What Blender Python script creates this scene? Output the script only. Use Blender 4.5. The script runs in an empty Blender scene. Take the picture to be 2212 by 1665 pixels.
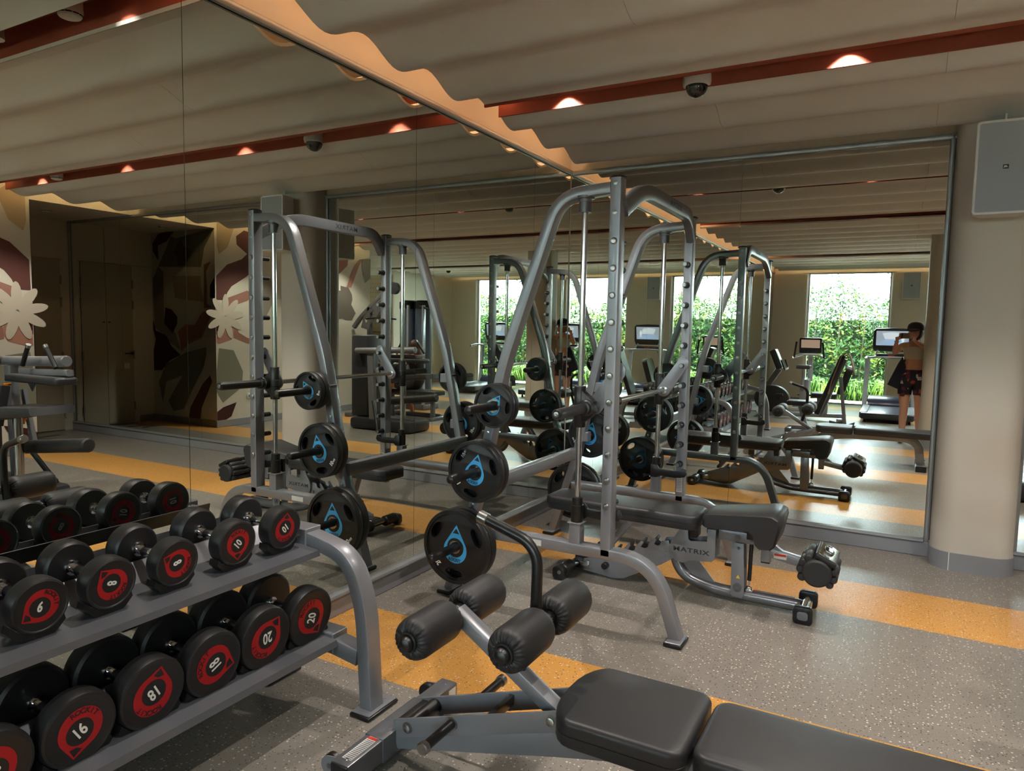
import bpy, bmesh, math, random
from mathutils import Vector, Matrix, Euler
random.seed(7)
PI = math.pi
sc = bpy.context.scene
COL = sc.collection

# ------------------------------------------------------------ camera
F_PX, W_PX = 1518.59, 2212.0
CAM = Vector((2.486, -5.487, 1.5))
yaw, pit, rol = math.radians(28.773), math.radians(-4.7165), math.radians(1.0776)
fwd = Vector((-math.sin(yaw)*math.cos(pit), math.cos(yaw)*math.cos(pit), math.sin(pit)))
rgt = Vector((math.cos(yaw), math.sin(yaw), 0))
upv = rgt.cross(fwd)
r2 = rgt*math.cos(rol) + upv*math.sin(rol)
u2 = -rgt*math.sin(rol) + upv*math.cos(rol)
cd = bpy.data.cameras.new('camera')
cd.sensor_width = 36.0
cd.lens = 36.0*F_PX/W_PX
cd.clip_start, cd.clip_end = 0.03, 200
cam = bpy.data.objects.new('camera', cd)
COL.objects.link(cam)
M4 = Matrix((r2, u2, -fwd)).transposed().to_4x4()
M4.translation = CAM
cam.matrix_world = M4
sc.camera = cam

# ------------------------------------------------------------ world, sun, exposure
sc.view_settings.view_transform = 'Standard'
sc.view_settings.look = 'None'
sc.view_settings.gamma = 1.0
sc.view_settings.use_curve_mapping = False
sc.view_settings.exposure = 1.3
sc.cycles.use_denoising = True
sc.cycles.max_bounces = 12
sc.cycles.diffuse_bounces = 5
sc.cycles.glossy_bounces = 8
sc.cycles.transmission_bounces = 4
sc.cycles.transparent_max_bounces = 12
sc.cycles.sample_clamp_indirect = 8.0
sc.cycles.caustics_reflective = False
sc.cycles.caustics_refractive = False
SKY = 15.0
wd = bpy.data.worlds.new('sky')
sc.world = wd
wd.use_nodes = True
bg = wd.node_tree.nodes['Background']
bg.inputs['Color'].default_value = (0.80, 0.91, 1.0, 1)
bg.inputs['Strength'].default_value = SKY
sd = bpy.data.lights.new('sun', 'SUN')
sd.energy = 90.0
sd.angle = math.radians(0.6)
sd.color = (1.0, 0.95, 0.86)
sun = bpy.data.objects.new('sun', sd)
COL.objects.link(sun)
sun.rotation_euler = Vector((-0.30, 0.62, -1.35)).to_track_quat('-Z', 'Y').to_euler()

def area(name, loc, size, energy, color, direction, portal=False):
    l = bpy.data.lights.new(name, 'AREA')
    l.shape = 'RECTANGLE'
    l.size, l.size_y = size
    l.energy = energy
    l.color = color
    if portal:
        l.cycles.is_portal = True
    o = bpy.data.objects.new(name, l)
    COL.objects.link(o)
    o.location = loc
    o.rotation_euler = Vector(direction).to_track_quat('-Z', 'Y').to_euler()
    return o
WIN = [(0.70, 2.27), (3.39, 4.96), (6.08, 7.65)]
YW = -10.85
for a, b in WIN:
    area('window_portal', ((a+b)/2, YW-0.12, 1.39), (b-a, 2.78), 1, (1, 1, 1), (0, 1, 0), portal=True)

# ------------------------------------------------------------ materials
def newmat(name):
    m = bpy.data.materials.new(name)
    m.use_nodes = True
    nt = m.node_tree
    return m, nt, nt.nodes['Principled BSDF']
def lin(c):
    return tuple((x/12.92 if x <= 0.04045 else ((x+0.055)/1.055)**2.4) for x in c)
def mat(name, rgb, rough=0.5, metal=0.0, spec=0.5, var=0.06, vscale=6.0, bump=0.0, bscale=200.0, coat=0.0, srgb=True):
    m, nt, b = newmat(name)
    c = lin(rgb) if srgb else rgb
    N, L = nt.nodes, nt.links
    tc = N.new('ShaderNodeTexCoord')
    no = N.new('ShaderNodeTexNoise')
    no.inputs['Scale'].default_value = vscale
    no.inputs['Detail'].default_value = 3
    L.new(tc.outputs['Object'], no.inputs['Vector'])
    mx = N.new('ShaderNodeMix'); mx.data_type = 'RGBA'
    mx.inputs['A'].default_value = tuple(x*(1-var) for x in c)+(1,)
    mx.inputs['B'].default_value = tuple(min(1, x*(1+var)) for x in c)+(1,)
    L.new(no.outputs['Fac'], mx.inputs['Factor'])
    L.new(mx.outputs['Result'], b.inputs['Base Color'])
    b.inputs['Roughness'].default_value = rough
    b.inputs['Metallic'].default_value = metal
    b.inputs['Specular IOR Level'].default_value = spec
    if coat:
        b.inputs['Coat Weight'].default_value = coat
        b.inputs['Coat Roughness'].default_value = 0.12
    if bump:
        n2 = N.new('ShaderNodeTexNoise'); n2.inputs['Scale'].default_value = bscale; n2.inputs['Detail'].default_value = 2
        L.new(tc.outputs['Object'], n2.inputs['Vector'])
        bp = N.new('ShaderNodeBump'); bp.inputs['Strength'].default_value = bump; bp.inputs['Distance'].default_value = 0.002
        L.new(n2.outputs['Fac'], bp.inputs['Height'])
        L.new(bp.outputs['Normal'], b.inputs['Normal'])
    return m
def emat(name, rgb, strength):
    m, nt, b = newmat(name)
    b.inputs['Base Color'].default_value = (0.8, 0.8, 0.8, 1)
    b.inputs['Emission Color'].default_value = tuple(rgb)+(1,)
    b.inputs['Emission Strength'].default_value = strength
    return m

STEEL = mat('silver_paint', (0.53, 0.54, 0.565), 0.34, 0.35, 0.5, 0.05, 8, 0.03, 900, coat=0.25)
STEELD = mat('dark_silver_paint', (0.40, 0.41, 0.43), 0.35, 0.35, 0.5, 0.05, 8, 0.03, 900, coat=0.25)
TUBE = mat('gunmetal_tube', (0.50, 0.51, 0.53), 0.25, 0.6, 0.5, 0.05, 8, coat=0.4)
CHROME = mat('chrome', (0.82, 0.82, 0.83), 0.14, 1.0, 0.5, 0.02)
CHROMED = mat('dark_chrome', (0.62, 0.62, 0.62), 0.18, 1.0, 0.5, 0.02)
BOLT = mat('bolt_metal', (0.62, 0.62, 0.62), 0.3, 1.0, 0.5, 0.05)
VINYL = mat('black_vinyl', (0.175, 0.178, 0.188), 0.42, 0, 0.5, 0.06, 5, 0.10, 700)
VINYLD = mat('black_cover', (0.15, 0.15, 0.155), 0.48, 0, 0.45, 0.08, 9, 0.15, 500)
RUBBER = mat('black_rubber', (0.105, 0.105, 0.11), 0.45, 0, 0.5, 0.10, 12, 0.12, 500)
RUBBERB = mat('blackened_face', (0.07, 0.07, 0.072), 0.50, 0, 0.4, 0.10, 12, 0.08, 500)
PLAST = mat('black_plastic', (0.09, 0.09, 0.095), 0.35, 0, 0.5, 0.08, 12)
RED = mat('red_print', (0.66, 0.09, 0.12), 0.45, 0, 0.4, 0.05)
BLUE = mat('blue_print', (0.27, 0.66, 0.90), 0.4, 0, 0.4, 0.04)
WHITEP = mat('white_print', (0.92, 0.92, 0.90), 0.4, 0, 0.4, 0.03)
DARKP = mat('dark_print', (0.22, 0.05, 0.07), 0.5)
INKB = mat('navy_print', (0.05, 0.14, 0.24), 0.5)
INK = mat('charcoal_lettering', (0.22, 0.22, 0.23), 0.5)
WARN = mat('sticker_white', (0.86, 0.86, 0.84), 0.5)
WARNR = mat('sticker_red', (0.82, 0.22, 0.14), 0.5)
WARNY = mat('sticker_yellow', (0.90, 0.78, 0.15), 0.5)
WALLC = mat('cream_plaster', (0.83, 0.81, 0.76), 0.75, 0, 0.3, 0.02, 1.5, 0.02, 60)
WALLW = mat('pale_plaster', (0.83, 0.82, 0.79), 0.75, 0, 0.3, 0.02, 1.5)
COLM = mat('column_plaster', (0.80, 0.78, 0.735), 0.6, 0, 0.35, 0.02, 1.5, 0.02, 60)
CEILM = mat('ceiling_panel_white', (0.87, 0.885, 0.885), 0.7, 0, 0.3, 0.02, 2.0)
PLEN = mat('plenum_paint', (0.80, 0.76, 0.70), 0.8)
TERRA = mat('terracotta_paint', (0.58, 0.30, 0.23), 0.75, 0, 0.3, 0.06, 5)
BASEM = mat('grey_baseboard', (0.56, 0.57, 0.59), 0.5, 0, 0.4, 0.04, 3)
RAIL = mat('anodised_rail', (0.58, 0.595, 0.60), 0.38, 0.45, 0.5, 0.04, 3)
SEAM = mat('mirror_seam', (0.30, 0.33, 0.32), 0.3, 0.5)
DOORM = mat('door_paint', (0.70, 0.67, 0.60), 0.55, 0, 0.4, 0.02, 2)
GRILLE = mat('speaker_grille', (0.66, 0.69, 0.73), 0.55, 0.1, 0.4, 0.03, 5, 0.5, 1500)
SPKW = mat('speaker_shell', (0.86, 0.87, 0.87), 0.5)
DKGLASS = mat('smoked_dome', (0.05, 0.05, 0.055), 0.12, 0, 0.6, 0.02)
ORANGEP = mat('orange_knob', (0.88, 0.52, 0.12), 0.4)
GREYPL = mat('grey_plastic', (0.42, 0.43, 0.46), 0.4)

def floor_mat():
    m, nt, b = newmat('speckled_sports_vinyl')
    N, L = nt.nodes, nt.links
    tc = N.new('ShaderNodeTexCoord')
    sx = N.new('ShaderNodeSeparateXYZ'); L.new(tc.outputs['Object'], sx.inputs[0])
    def math_(op, a, b_=None, c=None):
        n = N.new('ShaderNodeMath'); n.operation = op
        for i, v in enumerate((a, b_, c)):
            if v is None: continue
            if isinstance(v, (int, float)): n.inputs[i].default_value = v
            else: L.new(v, n.inputs[i])
        return n.outputs[0]
    # inlaid yellow strips, 0.59 wide, every 1.8 m across the room
    t = math_('ADD', sx.outputs['Y'], 2.93+18.0)
    t = math_('ADD', t, 0.9)
    t = math_('MODULO', t, 1.80)
    t = math_('SUBTRACT', t, 0.9)
    t = math_('ABSOLUTE', t)
    yel = math_('LESS_THAN', t, 0.29)
    no = N.new('ShaderNodeTexNoise'); no.inputs['Scale'].default_value = 1.3; no.inputs['Detail'].default_value = 4
    L.new(tc.outputs['Object'], no.inputs['Vector'])
    base = N.new('ShaderNodeMix'); base.data_type = 'RGBA'
    base.inputs['A'].default_value = lin((0.485, 0.465, 0.435))+(1,)
    base.inputs['B'].default_value = lin((0.525, 0.505, 0.475))+(1,)
    L.new(no.outputs['Fac'], base.inputs['Factor'])
    ye = N.new('ShaderNodeMix'); ye.data_type = 'RGBA'
    ye.inputs['A'].default_value = lin((0.76, 0.55, 0.27))+(1,)
    ye.inputs['B'].default_value = lin((0.80, 0.59, 0.30))+(1,)
    L.new(no.outputs['Fac'], ye.inputs['Factor'])
    mx = N.new('ShaderNodeMix'); mx.data_type = 'RGBA'
    L.new(yel, mx.inputs['Factor'])
    L.new(base.outputs['Result'], mx.inputs['A']); L.new(ye.outputs['Result'], mx.inputs['B'])
    cur = mx.outputs['Result']
    for scale, thr, col, seed in ((75, 0.13, (0.20, 0.19, 0.17), 0.0), (62, 0.12, (0.86, 0.82, 0.76), 7.3), (120, 0.11, (0.36, 0.33, 0.30), 3.1)):
        mp = N.new('ShaderNodeMapping'); mp.inputs['Location'].default_value = (seed, seed*2, 0)
        L.new(tc.outputs['Object'], mp.inputs['Vector'])
        vo = N.new('ShaderNodeTexVoronoi'); vo.voronoi_dimensions = '2D'; vo.inputs['Scale'].default_value = scale
        L.new(mp.outputs['Vector'], vo.inputs['Vector'])
        wn = N.new('ShaderNodeSeparateColor'); L.new(vo.outputs['Color'], wn.inputs[0])
        sz = math_('MULTIPLY', wn.outputs[0], thr*2.2)
        on = math_('LESS_THAN', vo.outputs['Distance'], sz)
        gate = math_('GREATER_THAN', wn.outputs[1], 0.62)
        f = math_('MULTIPLY', on, gate)
        f = math_('MULTIPLY', f, 0.75)
        m2 = N.new('ShaderNodeMix'); m2.data_type = 'RGBA'
        L.new(f, m2.inputs['Factor']); L.new(cur, m2.inputs['A'])
        m2.inputs['B'].default_value = lin(col)+(1,)
        cur = m2.outputs['Result']
    L.new(cur, b.inputs['Base Color'])
    b.inputs['Roughness'].default_value = 0.33
    b.inputs['Specular IOR Level'].default_value = 0.5
    n3 = N.new('ShaderNodeTexNoise'); n3.inputs['Scale'].default_value = 140; n3.inputs['Detail'].default_value = 2
    L.new(tc.outputs['Object'], n3.inputs['Vector'])
    bp = N.new('ShaderNodeBump'); bp.inputs['Strength'].default_value = 0.22; bp.inputs['Distance'].default_value = 0.0015
    L.new(n3.outputs['Fac'], bp.inputs['Height']); L.new(bp.outputs['Normal'], b.inputs['Normal'])
    return m
FLOORM = floor_mat()

def mirror_mat():
    m = bpy.data.materials.new('mirror_glass')
    m.use_nodes = True
    nt = m.node_tree
    for n in list(nt.nodes): nt.nodes.remove(n)
    o = nt.nodes.new('ShaderNodeOutputMaterial')
    g = nt.nodes.new('ShaderNodeBsdfGlossy')
    g.inputs['Roughness'].default_value = 0.0
    g.inputs['Color'].default_value = (0.80, 0.835, 0.78, 1)
    nt.links.new(g.outputs[0], o.inputs[0])
    return m
MIRROR = mirror_mat()
def glass_mat(name, tint, refl=0.06):
    m = bpy.data.materials.new(name)
    m.use_nodes = True
    nt = m.node_tree
    for n in list(nt.nodes): nt.nodes.remove(n)
    o = nt.nodes.new('ShaderNodeOutputMaterial')
    t = nt.nodes.new('ShaderNodeBsdfTransparent'); t.inputs['Color'].default_value = tint
    g = nt.nodes.new('ShaderNodeBsdfGlossy'); g.inputs['Roughness'].default_value = 0.0
    x = nt.nodes.new('ShaderNodeMixShader')
    f = nt.nodes.new('ShaderNodeFresnel'); f.inputs['IOR'].default_value = 1.3
    nt.links.new(f.outputs[0], x.inputs[0]); nt.links.new(t.outputs[0], x.inputs[1]); nt.links.new(g.outputs[0], x.inputs[2])
    nt.links.new(x.outputs[0], o.inputs[0])
    return m
GLASS = glass_mat('window_glass', (0.93, 0.97, 0.96, 1))

# ------------------------------------------------------------ mesh helpers
def V(*a): return Vector(a[0]) if len(a) == 1 else Vector(a)
ORG = {}
class MB:
    def __init__(s): s.bm = bmesh.new()
    def _add(s, bm2, M=None):
        if M is not None: bmesh.ops.transform(bm2, matrix=M, verts=bm2.verts)
        me = bpy.data.meshes.new('tmp'); bm2.to_mesh(me); bm2.free()
        s.bm.from_mesh(me); bpy.data.meshes.remove(me)
        return s
    def addmesh(s, me, M=None):
        b = bmesh.new(); b.from_mesh(me); return s._add(b, M)
    def box(s, c, size, rot=None, bev=0.0, seg=2):
        b = bmesh.new(); bmesh.ops.create_cube(b, size=1.0)
        bmesh.ops.scale(b, vec=size, verts=b.verts)
        if bev > 0: bmesh.ops.bevel(b, geom=b.edges[:], offset=min(bev, min(size)*0.49), segments=seg, affect='EDGES', profile=0.5)
        M = Matrix.Translation(V(c))
        if rot is not None: M = M @ (Euler(rot).to_matrix().to_4x4() if not isinstance(rot, Matrix) else rot.to_4x4())
        return s._add(b, M)
    def b2(s, lo, hi, bev=0.0, seg=2):
        lo, hi = V(lo), V(hi)
        return s.box((lo+hi)/2, tuple(abs(x) for x in (hi-lo)), None, bev, seg)
    def lathe(s, prof, o, axis, n=32, fold=None):
        """prof: (r, h) pairs along axis from point o"""
        ax = V(axis).normalized()
        q = Vector((0, 0, 1)).rotation_difference(ax).to_matrix()
        o = V(o); b = s.bm
        rings = []
        for r, h in prof:
            if r <= 1e-6: rings.append([b.verts.new(o + q @ Vector((0, 0, h)))])
            else:
                ring = []
                for i in range(n):
                    t = 2*PI*i/n
                    hh, rr = h, r
                    if fold: hh, rr = fold(r, h, t)
                    ring.append(b.verts.new(o + q @ Vector((rr*math.cos(t), rr*math.sin(t), hh))))
                rings.append(ring)
        for a, c in zip(rings[:-1], rings[1:]):
            if len(a) == 1 and len(c) == 1: continue
            for i in range(n):
                j = (i+1) % n
                if len(a) == 1: f = (a[0], c[j], c[i])
                elif len(c) == 1: f = (a[i], a[j], c[0])
                else: f = (a[i], a[j], c[j], c[i])
                b.faces.new(f)
        return s
    def cyl(s, p0, p1, r, n=24, r2=None, ch=0.0):
        p0, p1 = V(p0), V(p1); L = (p1-p0).length
        r2 = r if r2 is None else r2
        pr = [(0, 0), (r-ch, 0)] + ([(r, ch)] if ch else []) + ([(r2, L-ch)] if ch else []) + [(r2-ch, L), (0, L)]
        return s.lathe(pr, p0, p1-p0, n)
    def sweep(s, path, w, h, side, rc=0.006, fil=0.0, seg=6, cap=True, round_=False, n=20):
        """rectangular (w along side, h across) or round tube along a planar path; side = normal of its plane"""
        P = [V(p) for p in path]; side = V(side).normalized()
        if (isinstance(fil, (list, tuple)) or fil > 0) and len(P) > 2:
            Q = [P[0]]
            for i in range(1, len(P)-1):
                a, p, c = P[i-1], P[i], P[i+1]
                d1, d2 = (a-p), (c-p)
                f = min(fil[i] if isinstance(fil, (list, tuple)) else fil, d1.length*0.49, d2.length*0.49)
                if f <= 1e-5:
                    Q.append(p); continue
                s1, s2 = p+d1.normalized()*f, p+d2.normalized()*f
                for k in range(seg+1):
                    t = k/seg
                    Q.append(s1*(1-t)**2 + p*2*t*(1-t) + s2*t*t)
            Q.append(P[-1]); P = Q
        if round_:
            prof = [(w/2*math.cos(2*PI*i/n), w/2*math.sin(2*PI*i/n)) for i in range(n)]
        else:
            prof = []
            for sx, sy, a0 in ((1, 1, 0), (-1, 1, PI/2), (-1, -1, PI), (1, -1, 1.5*PI)):
                for k in range(3):
                    a = a0 + k*PI/4
                    prof.append((sx*(w/2-rc)+rc*math.cos(a), sy*(h/2-rc)+rc*math.sin(a)))
        b = s.bm; rings = []
        for i, p in enumerate(P):
            if i == 0: t = P[1]-P[0]
            elif i == len(P)-1: t = P[-1]-P[-2]
            else: t = (P[i]-P[i-1]).normalized()+(P[i+1]-P[i]).normalized()
            t.normalize()
            u = side - t*side.dot(t)
            u = u.normalized() if u.length > 1e-5 else side
            v = t.cross(u)
            sc_ = 1.0
            if 0 < i < len(P)-1:
                c = (P[i]-P[i-1]).normalized().dot(t)
                sc_ = 1/max(c, 0.3)
            rings.append([b.verts.new(p + u*x + v*(y*sc_)) for x, y in prof])
        m = len(prof)
        for a, c in zip(rings[:-1], rings[1:]):
            for i in range(m):
                j = (i+1) % m
                b.faces.new((a[i], a[j], c[j], c[i]))
        if cap:
            b.faces.new(list(reversed(rings[0]))); b.faces.new(rings[-1])
        return s
    def tube(s, path, r, side=(0, 1, 0), fil=0.0, n=18, seg=8):
        return s.sweep(path, 2*r, 2*r, side, fil=fil, round_=True, n=n, seg=seg)
    def prism(s, poly, o, U, W, t, bev=0.0, holes=()):
        """2-D outline (in U, W axes from o), thickness t centred on the plane"""
        me = outline_mesh([poly]+list(holes), t/2, bev)
        U, W = V(U).normalized(), V(W).normalized()
        N = U.cross(W)
        M = Matrix((U, W, N)).transposed().to_4x4(); M.translation = V(o)
        b = bmesh.new(); b.from_mesh(me); bpy.data.meshes.remove(me)
        return s._add(b, M)
    def sheet(s, prof, o, axis_len, U=(1, 0, 0), W=(0, 0, 1), A=(0, -1, 0), th=0.005):
        """open profile swept straight along A as a thin folded sheet"""
        U, W, A, o = V(U), V(W), V(A), V(o)
        n = len(prof); off = []
        for i in range(n):
            a = Vector(prof[max(0, i-1)]); c = Vector(prof[min(n-1, i+1)])
            d = (c-a).normalized(); off.append(Vector((-d.y, d.x))*th)
        top = [Vector(p) for p in prof]; bot = [Vector(p)-q for p, q in zip(prof, off)]
        loop = top+bot[::-1]
        ra = [s.bm.verts.new(o+U*p.x+W*p.y) for p in loop]
        rb = [s.bm.verts.new(o+U*p.x+W*p.y+A*axis_len) for p in loop]
        m = len(loop)
        for i in range(m):
            j = (i+1) % m
            s.bm.faces.new((ra[i], ra[j], rb[j], rb[i]))
        for i in range(n-1):
            k, l = m-1-i, m-2-i
            s.bm.faces.new((ra[i+1], ra[i], ra[k], ra[l])); s.bm.faces.new((rb[i], rb[i+1], rb[l], rb[k]))
        return s
    def pad(s, outline, o, U, W, t, r=0.02, seg=4, bottom_r=0.006):
        """cushion: outline (ccw, in U,W) with rounded top edge; o is the underside plane; top along U x W"""
        U, W, o = V(U).normalized(), V(W).normalized(), V(o); N = U.cross(W)
        n = len(outline); pts = [Vector(p) for p in outline]
        nrm = []
        for i in range(n):
            d1 = (pts[i]-pts[i-1]).normalized(); d2 = (pts[(i+1) % n]-pts[i]).normalized()
            n1, n2 = Vector((d1.y, -d1.x)), Vector((d2.y, -d2.x))
            q = (n1+n2).normalized(); nrm.append(q/max(q.dot(n1), 0.5))
        lay = [(bottom_r, 0.0), (0, bottom_r), (0, t*0.45), (0.0022, t*0.47), (0, t*0.49)]
        for k in range(seg+1):
            a = PI/2*k/seg
            lay.append((r*(1-math.cos(a)), t-r+r*math.sin(a)))
        lay.append((r*2.2, t+0.0015))
        rings = [[s.bm.verts.new(o+U*(p.x-q.x*i)+W*(p.y-q.y*i)+N*h) for p, q in zip(pts, nrm)] for i, h in lay]
        for a, c in zip(rings[:-1], rings[1:]):
            for i in range(n):
                j = (i+1) % n
                s.bm.faces.new((a[i], a[j], c[j], c[i]))
        s.bm.faces.new(list(reversed(rings[0]))); s.bm.faces.new(rings[-1])
        return s
    def ball(s, c, r, sc3=(1, 1, 1), u=16, v=10, rot=None):
        b = bmesh.new(); bmesh.ops.create_uvsphere(b, u_segments=u, v_segments=v, radius=r)
        bmesh.ops.scale(b, vec=sc3, verts=b.verts)
        M = Matrix.Translation(V(c))
        if rot is not None: M = M @ Euler(rot).to_matrix().to_4x4()
        return s._add(b, M)
    def quad(s, pts):
        s.bm.faces.new([s.bm.verts.new(V(p)) for p in pts]); return s
    def build(s, name, m, parent=None, org=None, smooth=0.55, mats=None):
        if parent is not None and org is None: org = ORG.get(parent.name, V(0, 0, 0))
        loc = org if org is not None else V(0, 0, 0)
        loc = V(loc)
        bmesh.ops.remove_doubles(s.bm, verts=s.bm.verts, dist=1e-6)
        bmesh.ops.recalc_face_normals(s.bm, faces=s.bm.faces)
        if loc.length > 0: bmesh.ops.translate(s.bm, vec=-loc, verts=s.bm.verts)
        me = bpy.data.meshes.new(name); s.bm.to_mesh(me); s.bm.free()
        if smooth:
            me.shade_smooth(); me.set_sharp_from_angle(angle=smooth)
        for x in (mats or [m]): me.materials.append(x)
        o = bpy.data.objects.new(name, me); COL.objects.link(o)
        if parent is not None: o.parent = parent
        else: o.location = loc
        ORG[o.name] = loc
        return o

def outline_mesh(loops, extrude, bevel=0.0, res=1):
    cu = bpy.data.curves.new('oc', 'CURVE'); cu.dimensions = '2D'; cu.fill_mode = 'BOTH'
    cu.extrude = max(0.0, extrude-bevel); cu.bevel_depth = bevel; cu.bevel_resolution = res
    if bevel: cu.offset = -bevel
    for lp in loops:
        sp = cu.splines.new('POLY'); sp.points.add(len(lp)-1)
        for p, q in zip(sp.points, lp): p.co = (q[0], q[1], 0, 1)
        sp.use_cyclic_u = True
    ob = bpy.data.objects.new('oc', cu)
    me = bpy.data.meshes.new_from_object(ob)
    bpy.data.objects.remove(ob); bpy.data.curves.remove(cu)
    return me
_txt = {}
def text_mesh(s, size, ext=0.0004, bold=0.0, sx=1.0, space=1.0):
    key = (s, size, ext, bold, sx, space)
    if key in _txt: return _txt[key]
    cu = bpy.data.curves.new('tx', 'FONT'); cu.body = s; cu.size = size; cu.extrude = ext; cu.offset = bold
    cu.align_x = 'CENTER'; cu.align_y = 'CENTER'; cu.space_character = space; cu.resolution_u = 3
    ob = bpy.data.objects.new('tx', cu)
    me = bpy.data.meshes.new_from_object(ob)
    bpy.data.objects.remove(ob); bpy.data.curves.remove(cu)
    me.transform(Matrix.Diagonal((sx, 1, 1, 1)))
    _txt[key] = me
    return me
def frame(o, U, W):
    U, W = V(U).normalized(), V(W).normalized()
    M = Matrix((U, W, U.cross(W))).transposed().to_4x4(); M.translation = V(o)
    return M
def put_text(mb, s, o, U, W, size, bold=0.0, sx=1.0, space=1.0, ext=0.0004):
    return mb.addmesh(text_mesh(s, size, ext, bold, sx, space), frame(o, U, W))

def thing(name, label, cat, loc=(0, 0, 0), group=None, rotz=0.0):
    o = bpy.data.objects.new(name, None); COL.objects.link(o)
    o.empty_display_size = 0.1
    o.location = loc; o.rotation_euler = (0, 0, rotz)
    o['label'] = label; o['category'] = cat
    if group: o['group'] = group
    ORG[o.name] = V(loc)
    return o
def tag(o, label=None, cat=None, group=None, kind=None):
    if label: o['label'] = label
    if cat: o['category'] = cat
    if group: o['group'] = group
    if kind: o['kind'] = kind
    return o
def struct(o): o['kind'] = 'structure'; return o
KIDS = {}
def copy_tree(o, parent=None):
    c = o.copy(); COL.objects.link(c); c.parent = parent
    ORG[c.name] = ORG.get(o.name, V(0, 0, 0))
    for ch in list(o.children): copy_tree(ch, c)
    return c
def circ(r, n=40, cx=0, cy=0, a0=0.0): return [(cx+r*math.cos(a0+2*PI*i/n), cy+r*math.sin(a0+2*PI*i/n)) for i in range(n)]
def rrect(x0, y0, x1, y1, r, n=5):
    out = []
    for cx, cy, a in ((x1-r, y1-r, 0), (x0+r, y1-r, PI/2), (x0+r, y0+r, PI), (x1-r, y0+r, 1.5*PI)):
        for k in range(n+1):
            t = a+PI/2*k/n; out.append((cx+r*math.cos(t), cy+r*math.sin(t)))
    return out
def teardrop(r, d, cy=0.0, n=36, apex=-1):
    """circle radius r centred (0,cy) with a pointed tip at distance d below (apex=-1) or above it"""
    phi = math.acos(r/d); out = [(0, cy+apex*d)]
    a0 = -PI/2+phi if apex < 0 else PI/2-phi
    tot = 2*PI-2*phi
    for i in range(n+1):
        a = a0+tot*i/n if apex < 0 else a0-tot*i/n
        out.append((r*math.cos(a), cy+r*math.sin(a)))
    return out

def bolts(parent, pts, axis, prof, n=6, m=None, name='bolt'):
    """one object per bolt, shared mesh; pts are world points on the surface"""
    first = None
    for p in pts:
        p = V(p)
        if first is None:
            first = MB().lathe(prof, (0, 0, 0), axis, n).build(name, m or BOLT, None)
            o = first
        else:
            o = first.copy(); COL.objects.link(o)
        o.parent = parent; o.location = p-ORG.get(parent.name, V(0, 0, 0)); ORG[o.name] = p
HEXB = [(0.012, 0), (0.012, 0.004), (0.008, 0.004), (0.008, 0.010), (0, 0.010)]
# ================================================================= the room
XR = 8.44
struct(MB().b2((-0.15, YW-0.25, -0.1), (XR+0.15, 0.15, 0.0)).build('floor', FLOORM, smooth=0))
struct(MB().b2((-0.15, YW-0.25, 3.12), (XR+0.15, 0.15, 3.25)).build('ceiling_slab', PLEN, smooth=0))
struct(MB().b2((-0.15, 0.008, 0), (XR+0.15, 0.15, 3.12)).build('wall_back', WALLC, smooth=0))
struct(MB().b2((-0.15, YW-0.25, 0), (-0.008, 0.008, 3.12)).build('wall_left', WALLC, smooth=0))
wr = struct(MB().b2((XR, YW-0.25, 0), (XR+0.15, -4.48, 3.12)).b2((7.35, -1.19, 0), (XR+0.15, 0.008, 3.12)).b2((5.95, -4.48, 0), (XR+0.15, -1.19, 3.12)).build('wall_right', WALLC, smooth=0))
# window wall: piers and header
mb = MB()
xs = [0.0]
for a, b in WIN: xs += [a, b]
xs.append(XR)
for i in range(0, len(xs), 2):
    x0, x1 = xs[i], xs[i+1]
    r = 0.09
    if i == 0: poly = [(x0, -0.25), (x1, -0.25), (x1, -r), (x1-r*0.3, -r*0.3), (x1-r, 0), (x0, 0)]
    elif i == len(xs)-2: poly = [(x0, -0.25), (x1, -0.25), (x1, 0), (x0+r, 0), (x0+r*0.3, -r*0.3), (x0, -r)]
    else: poly = [(x0, -0.25), (x1, -0.25), (x1, -r), (x1-r*0.3, -r*0.3), (x1-r, 0), (x0+r, 0), (x0+r*0.3, -r*0.3), (x0, -r)]
    mb.prism([(p[0], p[1]) for p in poly], (0, YW, 1.39), (1, 0, 0), (0, 1, 0), 2.78)
mb.b2((0, YW-0.25, 2.78), (XR, YW, 3.12))
struct(mb.build('wall_front', WALLC))
for i, (a, b) in enumerate(WIN):
    w = struct(MB().b2((a, YW-0.16, 0), (a+0.025, YW-0.12, 2.78)).b2((b-0.025, YW-0.16, 0), (b, YW-0.12, 2.78)).b2((a+0.025, YW-0.16, 2.755), (b-0.025, YW-0.12, 2.78)).b2((a+0.025, YW-0.16, 0), (b-0.025, YW-0.12, 0.03)).build('window_%d' % (i+1), SPKW))
    MB().b2((a+0.025, YW-0.143, 0.03), (b-0.025, YW-0.137, 2.755)).build('pane', GLASS, w, smooth=0)
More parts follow.
